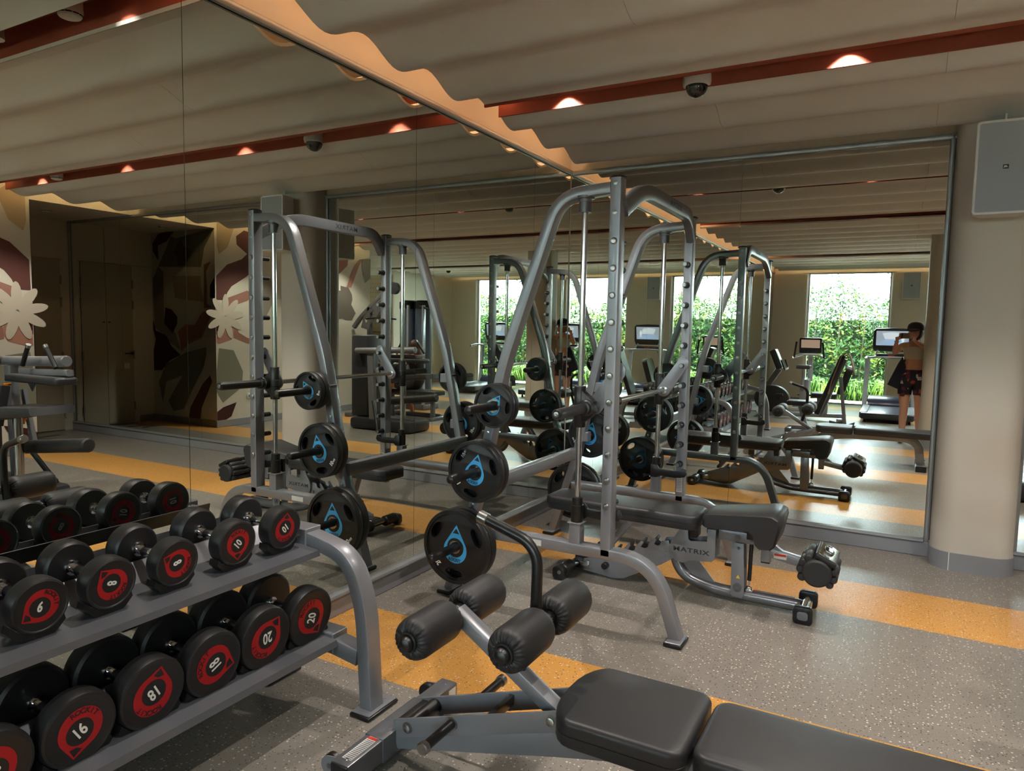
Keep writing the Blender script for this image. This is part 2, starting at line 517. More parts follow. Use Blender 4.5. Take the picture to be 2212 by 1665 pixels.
# baseboards
def bb(name, *boxes):
    mb = MB()
    for lo, hi in boxes: mb.b2(lo, hi, 0.004, 1)
    return struct(mb.build(name, BASEM))
bb('baseboard_back', ((0.03, -0.030, 0), (2.735, 0.006, 0.098)), ((3.19, -0.030, 0), (7.34, 0.006, 0.098)))
bb('baseboard_left', ((-0.006, YW+0.01, 0), (0.022, -0.03, 0.098)))
bb('baseboard_right', ((7.338, -1.19, 0), (7.35, -0.95, 0.1)), ((5.95, -1.202+0.012, 0), (7.338, -1.178, 0.1)), ((5.938, -4.48, 0), (5.95, -1.178, 0.1)), ((5.95, -4.492, 0), (XR, -4.48, 0.1)), ((XR-0.012, YW+0.01, 0), (XR, -4.50, 0.1)))
bb('baseboard_front', ((0.03, YW, 0), (0.66, YW+0.012, 0.1)), ((2.33, YW, 0), (3.33, YW+0.012, 0.1)), ((5.02, YW, 0), (6.02, YW+0.012, 0.1)), ((7.71, YW, 0), (XR-0.014, YW+0.012, 0.1)))

# ---- wall mirrors: panes edge to edge in an aluminium rail
GT, GB = 2.772, 0.12
ml = thing('wall_mirror', 'floor-to-ceiling mirror of tall panes covering the left wall beside the dumbbell rack', 'mirror', (0, -5.4, 0))
ys = [-0.004, -0.659, -2.149, -3.652, -5.150, -6.65, -8.15, -9.65, -10.80]
for a, b in zip(ys[:-1], ys[1:]):
    MB().b2((-0.006, b+0.0012, GB), (0.0, a-0.0012, GT)).build('mirror_pane', MIRROR, ml, smooth=0)
MB().b2((-0.0078, YW+0.02, GB-0.02), (-0.0062, -0.004, GT+0.02)).build('backing', SEAM, ml, smooth=0)
MB().sweep([(0.0125, -0.001, 2.792), (0.0125, YW+0.02, 2.792)], 0.026, 0.038, (1, 0, 0), rc=0.010).build('top_rail', RAIL, ml)
MB().prism([(-0.004, 0.098), (0.030, 0.098), (0.036, 0.100), (0.036, 0.104), (0.030, 0.114), (0.018, 0.1195), (-0.004, 0.1195)], (0, (YW-0.001)/2, 0), (1, 0, 0), (0, 0, 1), -YW-0.04).build('bottom_rail', RAIL, ml)
mk = thing('wall_mirror', 'large mirror on the end wall behind the smith machine', 'mirror', (1.35, 0, 0))
for a, b in ((0.004, 1.392), (1.392, 2.702)):
    MB().b2((a+0.001, 0.0, GB), (b-0.001, 0.006, GT)).build('mirror_pane', MIRROR, mk, smooth=0)
MB().b2((0.004, 0.0062, GB-0.02), (2.72, 0.0078, GT+0.02)).build('backing', SEAM, mk, smooth=0)
MB().sweep([(0.026, -0.0105, 2.790), (2.735, -0.0105, 2.790)], 0.024, 0.034, (0, 1, 0), rc=0.010).build('top_rail', RAIL, mk)
MB().sweep([(2.718, -0.0105, 0.098), (2.718, -0.0105, 2.806)], 0.024, 0.032, (0, 1, 0), rc=0.010).build('side_rail', RAIL, mk)
MB().prism([(0.004, 0.098), (-0.034, 0.098), (-0.038, 0.102), (-0.034, 0.112), (-0.022, 0.1195), (0.004, 0.1195)], (1.368, 0, 0), (0, 1, 0), (0, 0, 1), 2.665).build('bottom_rail', RAIL, mk)
m2 = thing('wall_mirror', 'mirror right of the round-cornered column, only its left edge in view', 'mirror', (5.3, 0, 0))
for a, b in ((3.222, 4.72), (4.72, 6.22), (6.22, 7.30)):
    MB().b2((a+0.001, 0.0, GB), (b-0.001, 0.006, GT)).build('mirror_pane', MIRROR, m2, smooth=0)
MB().b2((3.20, 0.0062, GB-0.02), (7.33, 0.0078, GT+0.02)).build('backing', SEAM, m2, smooth=0)
MB().sweep([(3.20, -0.0105, 2.790), (7.34, -0.0105, 2.790)], 0.024, 0.034, (0, 1, 0), rc=0.010).build('top_rail', RAIL, m2)
for x in (3.206, 7.318): MB().sweep([(x, -0.0105, 0.098), (x, -0.0105, 2.806)], 0.024, 0.032, (0, 1, 0), rc=0.010).build('side_rail', RAIL, m2)
MB().prism([(0.004, 0.098), (-0.034, 0.098), (-0.038, 0.102), (-0.034, 0.112), (-0.022, 0.1195), (0.004, 0.1195)], (5.265, 0, 0), (0, 1, 0), (0, 0, 1), 4.14).build('bottom_rail', RAIL, m2)

# ---- wave-shaped suspended ceiling, one panel per wave, butt joints between lengths
ceil = struct(thing('ceiling', 'x', 'x', (0, 0, 0)))
for k in ('label', 'category'): del ceil[k]
P_, ZC, AM = 0.52, 2.8425, 0.0425
XL, XE = 0.155, 5.80
def zw(y, c): return ZC + AM*math.cos(2*PI*(y-c)/P_)
row = 0
for (ya, yb, c) in ((-0.03, -1.49, -1.06), (-1.655, -3.45, -2.265), (-3.70, -7.55, -3.90), (-7.80, -10.70, -8.06)):
    cuts = [ya]
    k = math.floor((c-ya)/P_)
    y = c - P_*math.floor((c-ya)/P_ - 1e-6)
    y = c + P_*20
    while y > yb:
        if yb+0.03 < y < ya-0.03: cuts.append(y)
        y -= P_
    cuts.append(yb)
    for a, b in zip(cuts[:-1], cuts[1:]):
        n = 14
        prof = [(-(a+(b-a)*i/n), zw(a+(b-a)*i/n, c)) for i in range(n+1)]
        xe = XE if (a+b)/2 > -4.6 else XR-0.14
        st = 1.416 if row % 2 else 2.61
        xc = [XL] + [x for x in (st, st+2.4, st+4.8) if x < xe-0.3] + [xe]
        for x0, x1 in zip(xc[:-1], xc[1:]):
            o = MB()
            o.sheet(prof, (x0+0.0008, 0, 0), x1-x0-0.0016, U=(0, -1, 0), W=(0, 0, 1), A=(1, 0, 0), th=-0.016)
            o.build('ceiling_panel', CEILM, ceil, smooth=0.9)
        row += 1
# terracotta slots that hold the lights
for (ya, yb) in ((-1.49, -1.655), (-3.45, -3.70), (-7.55, -7.80)):
    xe = XE if ya > -4.6 else XR-0.14
    mb = MB().b2((XL, yb, 2.985), (xe, ya, 3.0)).b2((XL, ya, 2.84), (xe, ya+0.012, 3.0)).b2((XL, yb-0.012, 2.852), (xe, yb, 3.0))
    mb.build('slot_channel', TERRA, ceil, smooth=0)
LED = emat('led_warm', (1.0, 0.50, 0.24), 8.0)
LEDY = emat('led_amber', (1.0, 0.66, 0.32), 9.0)
MB().b2((0.20, YW+0.2, 2.955), (0.215, -0.10, 2.963)).build('led_strip', LED, ceil, smooth=0)
MB().b2((5.735, -4.4, 2.955), (5.75, -0.10, 2.963)).build('led_strip', LEDY, ceil, smooth=0)
MB().b2((0.3, YW+0.21, 2.955), (8.2, YW+0.225, 2.963)).build('led_strip', LEDY, ceil, smooth=0)
# lowered soffit above the alcove
struct(MB().b2((5.95, -1.19, 2.80), (7.35, 0.006, 3.12)).build('soffit', WALLC, smooth=0))

# ---- recessed downlights in the slots
BULB = emat('bulb_glow', (1.0, 0.70, 0.42), 12.0)
def downlight(x, y, label, grp, power=30):
    t = thing('ceiling_light', label, 'light', (x, y, 2.985), grp)
    MB().lathe([(0.0, 0.0), (0.038, 0.0), (0.038, -0.060), (0.030, -0.060), (0.027, -0.030), (0, -0.028)], (x, y, 2.985), (0, 0, 1), 24).build('housing', TERRA, t)
    MB().lathe([(0, -0.034), (0.024, -0.034), (0.024, -0.0305), (0, -0.0305)], (x, y, 2.985), (0, 0, 1), 20).build('bulb', BULB, t)
    l = bpy.data.lights.new('spot', 'SPOT'); l.energy = power; l.color = (1.0, 0.91, 0.83)
    l.spot_size = math.radians(104); l.spot_blend = 0.5; l.shadow_soft_size = 0.02
    o = bpy.data.objects.new('spot', l); COL.objects.link(o); o.parent = t; o.location = (0, 0, -0.055)
    return t
P0 = 44
downlight(0.64, -1.555, 'recessed glowing downlight in the terracotta ceiling slot above the smith machine', None, P0)
downlight(2.18, -1.555, 'recessed glowing downlight in the terracotta ceiling slot, right of the dome camera', None, P0)
for x, w in ((3.72, 'third'), (5.10, 'fourth')): downlight(x, -1.555, w+' downlight from the left mirror in the ceiling slot above the smith machine', 'ceiling downlights', P0)
for x, w in ((0.64, 'first'), (2.20, 'second'), (3.72, 'third'), (5.30, 'fourth')): downlight(x, -3.54, w+' downlight from the left mirror in the slot above the dumbbell rack', 'ceiling downlights', P0)
for x, w in ((0.64, 'first'), (2.20, 'second'), (3.72, 'third'), (5.30, 'fourth'), (6.9, 'fifth')): downlight(x, -7.60, w+' downlight from the left mirror in the slot nearest the windows', 'ceiling downlights', P0)

# ---- dome camera, smoke detectors, sprinkler
t = thing('dome_camera', 'black smoked dome security camera hanging from the terracotta ceiling slot', 'camera', (1.425, -1.50, 2.985))
MB().cyl((1.425, -1.545, 2.985), (1.425, -1.545, 2.90), 0.03).build('stem', SPKW, t)
MB().lathe([(0, 0.065), (0.068, 0.065), (0.076, 0.058), (0.078, 0.020), (0.073, 0.0), (0.0, 0.0)], (1.425, -1.50, 2.845), (0, 0, 1), 36).build('housing', SPKW, t)
pr = [(0.060, 0.0)] + [(0.060*math.cos(a*PI/16), -0.062*math.sin(a*PI/16)) for a in range(1, 8)] + [(0, -0.062)]
d = MB().lathe(pr, (1.425, -1.50, 2.845), (0, 0, 1), 36).build('dome', DKGLASS, t)
MB().cyl((1.425, -1.55, 2.81), (1.425, -1.562, 2.805), 0.014).build('lens', INK, d)
t = thing('dome_camera', 'second small black dome camera on the wave ceiling near the windows', 'camera', (6.9, -8.4, 2.84))
MB().lathe([(0, 0.03), (0.07, 0.03), (0.07, 0.0), (0, 0)], (6.9, -8.4, 2.80), (0, 0, 1), 24).build('housing', SPKW, t)
MB().lathe([(0.055, 0), (0.05, -0.03), (0.03, -0.048), (0, -0.055)], (6.9, -8.4, 2.80), (0, 0, 1), 24).build('dome', DKGLASS, t)
def smoke(x, y, z, zt, label):
    t = thing('smoke_detector', label, 'detector', (x, y, zt))
    MB().lathe([(0, zt-z), (0.052, zt-z), (0.055, 0.03), (0.052, 0.02), (0.0, 0.02)], (x, y, z), (0, 0, 1), 32).build('base', SPKW, t)
    c = MB().lathe([(0, 0), (0.030, 0.0), (0.045, 0.006), (0.050, 0.014), (0.0, 0.014)], (x, y, z), (0, 0, 1), 32).build('cover', SPKW, t)
    mb = MB()
    for k in range(10):
        a = 2*PI*k/10; mb.box((x+0.049*math.cos(a), y+0.049*math.sin(a), z+0.017), (0.006, 0.022, 0.006), (0, 0, a))
    mb.build('vent', INK, c)
smoke(0.90, -3.56, 2.86, 2.985, 'white round smoke detector in the slot at the upper left, seen in the mirror')
smoke(4.70, -1.57, 2.83, 2.985, 'white round smoke detector seen at the far left end of the mirrored ceiling slot')
smoke(6.45, -0.75, 2.755, 2.80, 'white round smoke detector on the lowered ceiling above the cream doors')
t = thing('sprinkler', 'small chrome ceiling sprinkler beside the smoke detector in the mirror', 'sprinkler', (0.50, -3.60, 2.985))
MB().cyl((0.50, -3.60, 2.985), (0.50, -3.60, 2.90), 0.012).cyl((0.50, -3.60, 2.915), (0.50, -3.60, 2.905), 0.045).build('body', CHROMED, t)
t = thing('smoke_detector', 'flat white ceiling disc in the second slot, seen in the end wall mirror', 'detector', (1.5, -3.6, 2.985))
MB().lathe([(0, 0.12), (0.05, 0.12), (0.055, 0.0), (0, 0)], (1.5, -3.6, 2.865), (0, 0, 1), 28).build('cover', SPKW, t)

# ---- round-cornered columns
def column(x0, x1, y0, y1, r, name, front_only):
    if front_only: poly = [(x0, y1), (x0, y0+r)] + [(x0+r-r*math.cos(a), y0+r-r*math.sin(a)) for a in [PI/2*k/8 for k in range(1, 9)]] + [(x1-r+r*math.sin(a), y0+r-r*math.cos(a)) for a in [PI/2*k/8 for k in range(0, 9)]] + [(x1, y1)]
    else: poly = rrect(x0, y0, x1, y1, r, 8)
    c = MB().prism(poly, (0, 0, 1.56), (1, 0, 0), (0, 1, 0), 3.12).build(name, COLM, None, smooth=0.4)
    struct(c)
    def grow(p, d):
        cx, cy = (x0+x1)/2, (y0+y1)/2
        return [(cx+(a-cx)*(1+d/(x1-x0)*2), (cy+(b-cy)*(1+d/(y1-y0)*2)) if (b < y1-1e-4 or not front_only) else b) for a, b in p]
    g = MB().prism(grow(poly, 0.006), (0, 0, 0.058), (1, 0, 0), (0, 1, 0), 0.116).build('baseboard', BASEM, c, smooth=0.4)
    return c
c1 = column(2.737, 3.188, -0.262, 0.007, 0.13, 'column', True)
MB().b2((2.834, -0.2672, 0.0), (2.839, -0.262, 0.116)).build('baseboard_joint', SPKW, c1)
column(2.775, 3.225, -5.76, -5.29, 0.14, 'column', False)

# ---- wall speakers
def speaker(x0, x1, y, z0, z1, depth, yw, label, tilt=0.0):
    cx, cz = (x0+x1)/2, (z0+z1)/2
    t = thing('wall_speaker', label, 'speaker', (cx, yw, cz))
    poly = [(x0, 0), (x1, 0), (x1, 0.06), (x1-0.05, depth), (x0+0.05, depth), (x0, 0.06)]
    MB().prism([(p[0], p[1]) for p in poly], (0, y, cz), (1, 0, 0), (0, 1, 0), z1-z0, bev=0.004).build('shell', SPKW, t)
    MB().prism(rrect(x0-0.004, z0-0.004, x1+0.004, z1+0.004, 0.018), (0, y-0.004, 0), (1, 0, 0), (0, 0, 1), 0.02, bev=0.003, holes=[rrect(x0+0.010, z0+0.010, x1-0.010, z1-0.010, 0.012)]).build('bezel', SPKW, t)
    MB().prism(rrect(x0+0.009, z0+0.009, x1-0.009, z1-0.009, 0.012), (0, y-0.004, 0), (1, 0, 0), (0, 0, 1), 0.012).build('grille', GRILLE, t)
    b = MB().b2((cx-0.014, y-0.0125, cz-0.012), (cx+0.014, y-0.010, cz+0.012), 0.001, 1).build('badge', INKB, t)
    mb = MB(); put_text(mb, 'JBL', (cx, y-0.0130, cz), (1, 0, 0), (0, 0, 1), 0.015, bold=0.0004)
    mb.build('lettering', WHITEP, b, smooth=0)
    MB().b2((cx-0.03, y+depth, cz+0.06), (cx+0.03, yw, cz+0.14)).b2((cx-0.005, y+depth-0.03, z1), (cx+0.005, y+depth-0.02, z1+0.11)).build('bracket', SPKW, t)
    return t
speaker(2.815, 3.110, -0.50, 2.212, 2.738, 0.18, -0.262, 'grey-grilled white wall speaker on the round-cornered column at the right edge')
def speaker_far(label):
    t = thing('wall_speaker', label, 'speaker', (2.63, YW, 2.47))
    x0, x1, y, z0, z1 = 2.47, 2.79, YW+0.24, 2.21, 2.74
    MB().prism([(x0, 0), (x1, 0), (x1-0.04, -0.2), (x0+0.04, -0.2)][::-1], (0, y, 2.475), (1, 0, 0), (0, 1, 0), z1-z0).build('shell', SPKW, t)
    MB().b2((x0+0.01, y, z0+0.01), (x1-0.01, y+0.006, z1-0.01)).build('grille', GRILLE, t)
    MB().prism(rrect(x0, z0, x1, z1, 0.015), (0, y+0.004, 0), (1, 0, 0), (0, 0, 1), 0.012, holes=[rrect(x0+0.012, z0+0.012, x1-0.012, z1-0.012, 0.01)]).build('bezel', SPKW, t)
    MB().b2((2.616, y+0.0065, 2.463), (2.644, y+0.009, 2.487)).build('badge', INKB, t)
    MB().b2((2.60, YW, 2.45), (2.66, YW+0.05, 2.51)).b2((2.627, YW+0.1, z1), (2.633, YW+0.11, z1+0.09)).build('bracket', SPKW, t)
speaker_far('white wall speaker on the far pier between windows, seen in the end wall mirror')

# ---- cream double door in the alcove, seen in the mirrors
for i, (ya, yb) in enumerate(((-0.132, -0.475), (-0.480, -0.868))):
    d = struct(MB().b2((7.336, yb, 0.015), (7.346, ya, 2.29), 0.001, 1).build('door_%d' % (i+1), DOORM))
    yh = ya if i == 0 else yb
    for z in (2.02, 1.72, 1.0, 0.25): MB().b2((7.325, yh-0.012, z-0.06), (7.3365, yh+0.012, z+0.06), 0.002, 1).build('hinge', BASEM, d)
    if i == 1:
        MB().cyl((7.336, -0.83, 1.02), (7.30, -0.83, 1.02), 0.02).b2((7.292, -0.84, 1.012), (7.302, -0.71, 1.028), 0.003, 1).build('door_handle', CHROMED, d)
        MB().b2((7.333, -0.80, 0.80), (7.336, -0.72, 0.88)).build('notice', SPKW, d)
    MB().b2((7.328, -0.45 if i == 0 else -0.53, 1.46), (7.336, -0.42 if i == 0 else -0.50, 1.475)).build('door_pull', INK, d)
struct(MB().b2((7.344, -1.18, 2.29), (7.3495, -0.1, 2.2935)).b2((7.344, -0.4785, 2.2935), (7.3495, -0.4765, 2.79)).build('trim_1', INK, smooth=0))
MURAL = [
 ('A', 'brown', [(7.032, 2.88), (6.818, 2.869), (6.869, 2.759), (6.991, 2.659), (7.199, 2.607), (7.18, 2.453), (7.194, 2.385), (7.312, 2.534), (7.32, 2.642), (7.18, 2.774)]),
 ('A', 'olive', [(6.894, 2.73), (6.777, 2.695), (6.205, 2.772), (5.93, 2.801), (6.167, 2.537), (6.24, 2.27), (7.197, 2.301), (6.994, 2.569)]),
 ('A', 'umber', [(6.673, 2.676), (6.78, 2.59), (6.83, 2.502), (6.751, 2.41), (6.754, 2.305), (6.58, 2.3), (6.436, 2.518), (6.606, 2.584)]),
 ('A', 'sand', [(6.865, 2.156), (6.244, 2.145), (6.248, 1.998), (6.186, 1.776), (6.502, 1.806), (6.828, 1.837)]),
 ('A', 'taupe', [(7.327, 2.118), (7.197, 2.301), (7.079, 2.221), (7.078, 1.53), (6.821, 1.319), (6.71, 1.077), (6.945, 1.178), (7.304, 1.403)]),
 ('A', 'dark', [(7.048, 1.7), (6.905, 1.67), (6.778, 1.564), (6.78, 1.472), (6.892, 1.317), (7.08, 1.468)]),
 ('A', 'dark', [(7.374, 1.527), (7.28, 1.356), (7.038, 1.284), (6.922, 1.132), (6.724, 1.008), (6.978, 0.913), (7.153, 0.766), (7.365, 0.756), (7.366, 1.056), (7.285, 1.231), (7.379, 1.37)]),
 ('A', 'rose', [(6.772, 1.35), (6.582, 1.46), (6.398, 1.448), (6.235, 1.628), (6.034, 1.688), (6.059, 1.556), (6.244, 1.271), (6.497, 1.19), (6.699, 1.062), (6.729, 1.229)]),
 ('A', 'rosed', [(6.173, 2.304), (6.028, 2.344), (6.131, 2.201), (6.114, 1.981), (6.12, 1.747), (6.011, 1.703), (6.189, 1.688), (6.181, 1.982)]),
 ('A', 'olive', [(7.052, 0.864), (6.594, 1.05), (6.158, 1.139), (6.161, 1.02), (6.484, 0.842), (6.674, 0.711), (7.061, 0.598), (7.146, 0.278), (7.234, 0.589)]),
 ('A', 'olive', [(6.625, 0.774), (6.161, 1.02), (6.21, 0.854), (6.494, 0.475), (6.666, 0.218), (6.906, 0.169), (7.022, 0.318)]),
 ('A', 'rust', [(6.239, 0.612), (6.079, 0.74), (6.037, 0.653), (6.271, 0.262), (6.323, 0.014), (6.579, -0.023), (6.524, 0.244)]),
 ('A', 'dark', [(6.052, 1.835), (6.048, 2.01), (5.94, 2.125), (5.943, 1.82)]),
 ('B', 'brown', [(-1.21, 2.141), (-1.397, 2.316), (-1.653, 2.414), (-1.748, 2.498), (-1.564, 2.614), (-1.557, 2.732), (-1.697, 2.831), (-1.886, 2.802), (-2.0, 2.585), (-1.937, 2.332), (-1.724, 2.163), (-1.464, 2.011), (-1.39, 1.917), (-1.353, 1.812), (-1.204, 1.806)]),
 ('B', 'rosed', [(-1.389, 1.843), (-1.74, 1.966), (-1.874, 1.927), (-1.738, 1.813), (-1.405, 1.71)]),
 ('B', 'dark', [(-1.199, 1.513), (-1.293, 1.426), (-1.239, 1.352), (-1.195, 1.322)]),
 ('B', 'rose', [(-1.204, 1.366), (-1.311, 1.426), (-1.49, 1.428), (-1.507, 1.337), (-1.451, 1.247), (-1.236, 1.189), (-1.201, 1.204)]),
 ('B', 'rosed', [(-1.51, 1.533), (-1.581, 1.353), (-1.73, 1.276), (-1.864, 1.244), (-1.766, 1.183), (-1.488, 1.277)]),
 ('B', 'olive', [(-1.194, 0.806), (-1.235, 1.13), (-1.485, 1.096), (-1.646, 0.785), (-1.624, 0.555), (-1.291, 0.351), (-1.189, 0.509)]),
 ('B', 'taupe', [(-1.779, 2.014), (-2.174, 2.195), (-2.273, 1.883), (-2.066, 1.559), (-1.813, 1.709)]),
 ('B', 'sand', [(-1.233, 2.909), (-1.408, 2.918), (-1.514, 2.83), (-1.401, 2.552), (-1.259, 2.45), (-1.227, 2.562)]),
 ('B', 'dark', [(-1.527, 0.339), (-1.29, 0.283), (-1.166, 0.227), (-1.18, 0.076), (-1.196, -0.031), (-1.233, 0.055), (-1.432, 0.14)]),
 ('B', 'moss', [(-3.71, 2.157), (-3.819, 2.142), (-3.897, 2.147), (-3.993, 2.022), (-4.009, 1.935), (-3.977, 1.847), (-4.091, 1.697), (-3.993, 1.574), (-3.818, 1.581), (-3.771, 1.602), (-3.601, 1.588), (-3.601, 1.716), (-3.526, 1.787), (-3.526, 1.851), (-3.587, 1.959), (-3.557, 2.032), (-3.617, 2.077), (-3.71, 2.072)]),
 ('B', 'rosed', [(-3.528, 2.586), (-3.898, 2.621), (-3.882, 2.512), (-3.679, 2.357), (-3.527, 2.324)]),
 ('B', 'taupe', [(-4.254, 2.654), (-4.482, 2.675), (-4.484, 2.339), (-4.339, 2.24), (-4.255, 2.488)]),
 ('B', 'rose', [(-4.042, 2.504), (-4.188, 2.647), (-4.254, 2.654), (-4.123, 2.423), (-3.977, 2.141), (-3.85, 2.133)])]
MC = {'brown': (0.40, 0.25, 0.23), 'olive': (0.52, 0.52, 0.46), 'umber': (0.42, 0.33, 0.28), 'sand': (0.70, 0.63, 0.52), 'taupe': (0.60, 0.57, 0.52),
      'dark': (0.27, 0.13, 0.12), 'rose': (0.70, 0.50, 0.44), 'rosed': (0.62, 0.45, 0.40), 'rust': (0.42, 0.27, 0.20), 'moss': (0.44, 0.41, 0.38), 'petal': (0.80, 0.76, 0.70)}
MM = {k: mat('mural_'+k, v, 0.7, 0, 0.3, 0.03, 3) for k, v in MC.items()}
cnt = {'A': 0, 'B': 0}
for face, col, pts in MURAL:
    cnt[face] += 1
    e = 0.0004*cnt[face]+0.0006
    pts = [(min(max(a, 5.953), 7.34) if face == 'A' else min(a, -1.192), min(b, 2.795 if face == 'A' else 2.95)) for a, b in pts]
    if face == 'A': o = MB().prism(pts, (0, -1.19+e, 0), (1, 0, 0), (0, 0, 1), 0.0006)
    else: o = MB().prism(pts, (5.95-e, 0, 0), (0, 1, 0), (0, 0, 1), 0.0006)
    o.build('painted_shape', MM[col], wr, smooth=0)
mb = MB()
for k in range(9):
    a = 2*PI*k/9+0.2
    mb.prism([(1.0*(-1.349+0.17*math.cos(a)+0.155*math.cos(t)*math.cos(a)-0.055*math.sin(t)*math.sin(a)), 1.575+0.17*math.sin(a)+0.155*math.cos(t)*math.sin(a)+0.055*math.sin(t)*math.cos(a)) for t in [2*PI*i/14 for i in range(14)]], (5.9435-0.0003*k, 0, 0), (0, 1, 0), (0, 0, 1), 0.0002)
mb.build('painted_flower', MM['petal'], wr, smooth=0)
t = thing('wall_socket', 'white square wall socket low on the mural wall, seen in the left mirror', 'socket', (5.948, -1.75, 0.42))
MB().b2((5.94, -1.79, 0.38), (5.95, -1.71, 0.46), 0.003).build('plate', SPKW, t); MB().b2((5.937, -1.76, 0.40), (5.9405, -1.74, 0.43)).build('switch', GREYPL, t)
# ================================================================= smith machine
SM = thing('smith_machine', 'silver smith machine with plates racked on its sides, in front of the mirrors', 'exercise machine', (0.95, -1.53, 0))
YN, YF = -2.212, -0.868           # planes of the two side frames
def smith_side(y, s):
    """s=-1 near side, +1 far side"""
    f = MB()
    f.sweep([(1.253, y, 0.37), (1.253, y, 2.226)], 0.075, 0.055, (0, 1, 0), rc=0.006)
    post = f.build('upright', STEEL, SM)
    MB().lathe([(0, 0.012), (0.03, 0.012), (0.043, 0.006), (0.045, 0), (0, 0)], (1.253, y, 2.226), (0, 0, 1), 24).build('end_cap', PLAST, post)
    zs = [1.925-0.1305*k for k in range(11)]
    bolts(post, [(1.253, y+s*0.0375, z) for z in zs], (0, s, 0), [(0.017, 0), (0.017, 0.003), (0.012, 0.0085), (0, 0.010)], 16)
    bolts(post, [(1.253, y+s*0.0375, z) for z in (2.20, 2.06)], (0, s, 0), [(0.012, 0), (0.012, 0.003), (0, 0.006)])
    for z in zs:
        p = MB().cyl((1.253, y-s*0.037, z), (1.253, y-s*0.105, z), 0.0155, 18, ch=0.002).cyl((1.253, y-s*0.037, z), (1.253, y-s*0.046, z), 0.021, 18).build('hook_peg', PLAST, SM)
        MB().cyl((1.253, y-s*0.105, z), (1.253, y-s*0.109, z), 0.0125, 16).build('peg_tip', BOLT, p)
    # arched leg: horizontal at the top, bends and runs down to the rear foot
    a = MB()
    a.sweep([(1.226, y, 2.180), (0.945, y, 2.165), (0.835, y, 1.85), (0.640, y, 1.295), (0.500, y, 0.60), (0.315, y, 0.012)], 0.075, 0.055, (0, 1, 0), rc=0.006, fil=[0, 0.24, 0.02, 0.12, 0.12, 0], seg=10)
    leg = a.build('rear_leg', STEEL, SM)
    # base beam with the curved front leg
    a = MB()
    a.sweep([(0.47, y, 0.377), (1.50, y, 0.377), (1.622, y, 0.012)], 0.075, 0.057, (0, 1, 0), rc=0.006, fil=0.19, seg=10)
    a.build('front_leg', STEEL, SM)
    for x, w in ((0.315, 0.10), (1.622, 0.10)):
        ft = MB().b2((x-0.045, y-0.085, 0.0), (x+0.045, y+0.055, 0.020), 0.008).build('rubber_foot', PLAST, SM)
        MB().b2((x-0.038, y-0.078, 0.018), (x+0.038, y+0.048, 0.024), 0.002, 1).build('foot_plate', STEEL, ft)
    # guide rod, bumper, socket
    MB().cyl((1.083, y, 0.50), (1.083, y, 2.155), 0.0150, 20).build('guide_rod', CHROME, SM)
    MB().sweep([(1.083, y, 0.40), (1.083, y, 0.512)], 0.062, 0.062, (0, 1, 0), rc=0.005).b2((1.045, y-0.038, 0.508), (1.121, y+0.038, 0.514), 0.002, 1).build('rod_socket', STEEL, SM)
    MB().lathe([(0.030, 0.512), (0.032, 0.52), (0.032, 0.60), (0.0275, 0.602), (0.0275, 0.640), (0.016, 0.644)], (1.083, y, 0), (0, 0, 1), 24).build('bumper', PLAST, SM)
    MB().lathe([(0.018, 2.075), (0.031, 2.075), (0.031, 2.125), (0.034, 2.127), (0.034, 2.139), (0.046, 2.140), (0.046, 2.153), (0.0, 2.153)], (1.083, y, 0), (0, 0, 1), 24).build('rod_collar', STEELD, SM)
    # safety stop arm
    MB().prism([(1.06, 0.515), (1.10, 0.515), (1.12, 0.53), (1.23, 0.525), (1.29, 0.535), (1.305, 0.555), (1.295, 0.585), (1.27, 0.59), (1.262, 0.572), (1.12, 0.575), (1.10, 0.60), (1.06, 0.60)], (0, y-s*0.052, 0), (1, 0, 0), (0, 0, 1), 0.022, bev=0.003).build('safety_stop', PLAST, SM)
    # weight horns
    for x, z in HORNS:
        h = MB().lathe([(0.0265, 0.0), (0.0265, 0.015), (0.0235, 0.018), (0.0235, 0.345), (0.020, 0.356), (0.012, 0.362), (0.0, 0.364)], (x, y+s*0.030, z), (0, s, 0), 24).build('weight_horn', PLAST, SM)
        xt = 0.64-0.20*(1.295-z)
        MB().b2((min(xt, x)-0.025, y-0.030, z-0.035), (max(xt, x)+0.03, y+0.034, z+0.035), 0.004, 1).build('horn_bracket', STEEL, SM)
HORNS = ((0.655, 1.092), (0.555, 0.735), (0.440, 0.310))
smith_side(YN, -1); smith_side(YF, 1)
# arched top bar with raised lettering, tie bar at the rear
bow = MB().sweep([(1.268, YN+0.03, 2.085), (1.268, -1.90, 2.228), (1.268, -1.00, 2.228), (1.268, YF-0.03, 2.085)], 0.05, 0.078, (1, 0, 0), rc=0.006, fil=0.16, seg=8).build('top_bar', STEELD, SM)
mb = MB(); put_text(mb, 'MATRIX', (1.2945, -1.35, 2.228), (0, 1, 0), (0, 0, 1), 0.045, bold=0.0008, sx=1.35, space=1.15)
put_text(mb, 'MATRIX', (1.2415, -1.35, 2.228), (0, -1, 0), (0, 0, 1), 0.045, bold=0.0008, sx=1.35, space=1.15)
mb.build('lettering', INK, bow, smooth=0)
MB().sweep([(0.47, YN, 0.605), (0.47, YF, 0.605)], 0.055, 0.078, (1, 0, 0), rc=0.006).build('tie_bar', STEEL, SM)
for y, s in ((YN, -1), (YF, 1)):
    bolts(SM, [(0.64-0.20*(1.295-z) if z > 0.6 else 0.50-0.315*(0.60-z), y+s*0.0375, z) for z in (1.02, 0.93, 0.66, 0.52, 0.40, 0.20)], (0, s, 0), [(0.012, 0), (0.012, 0.004), (0, 0.007)])
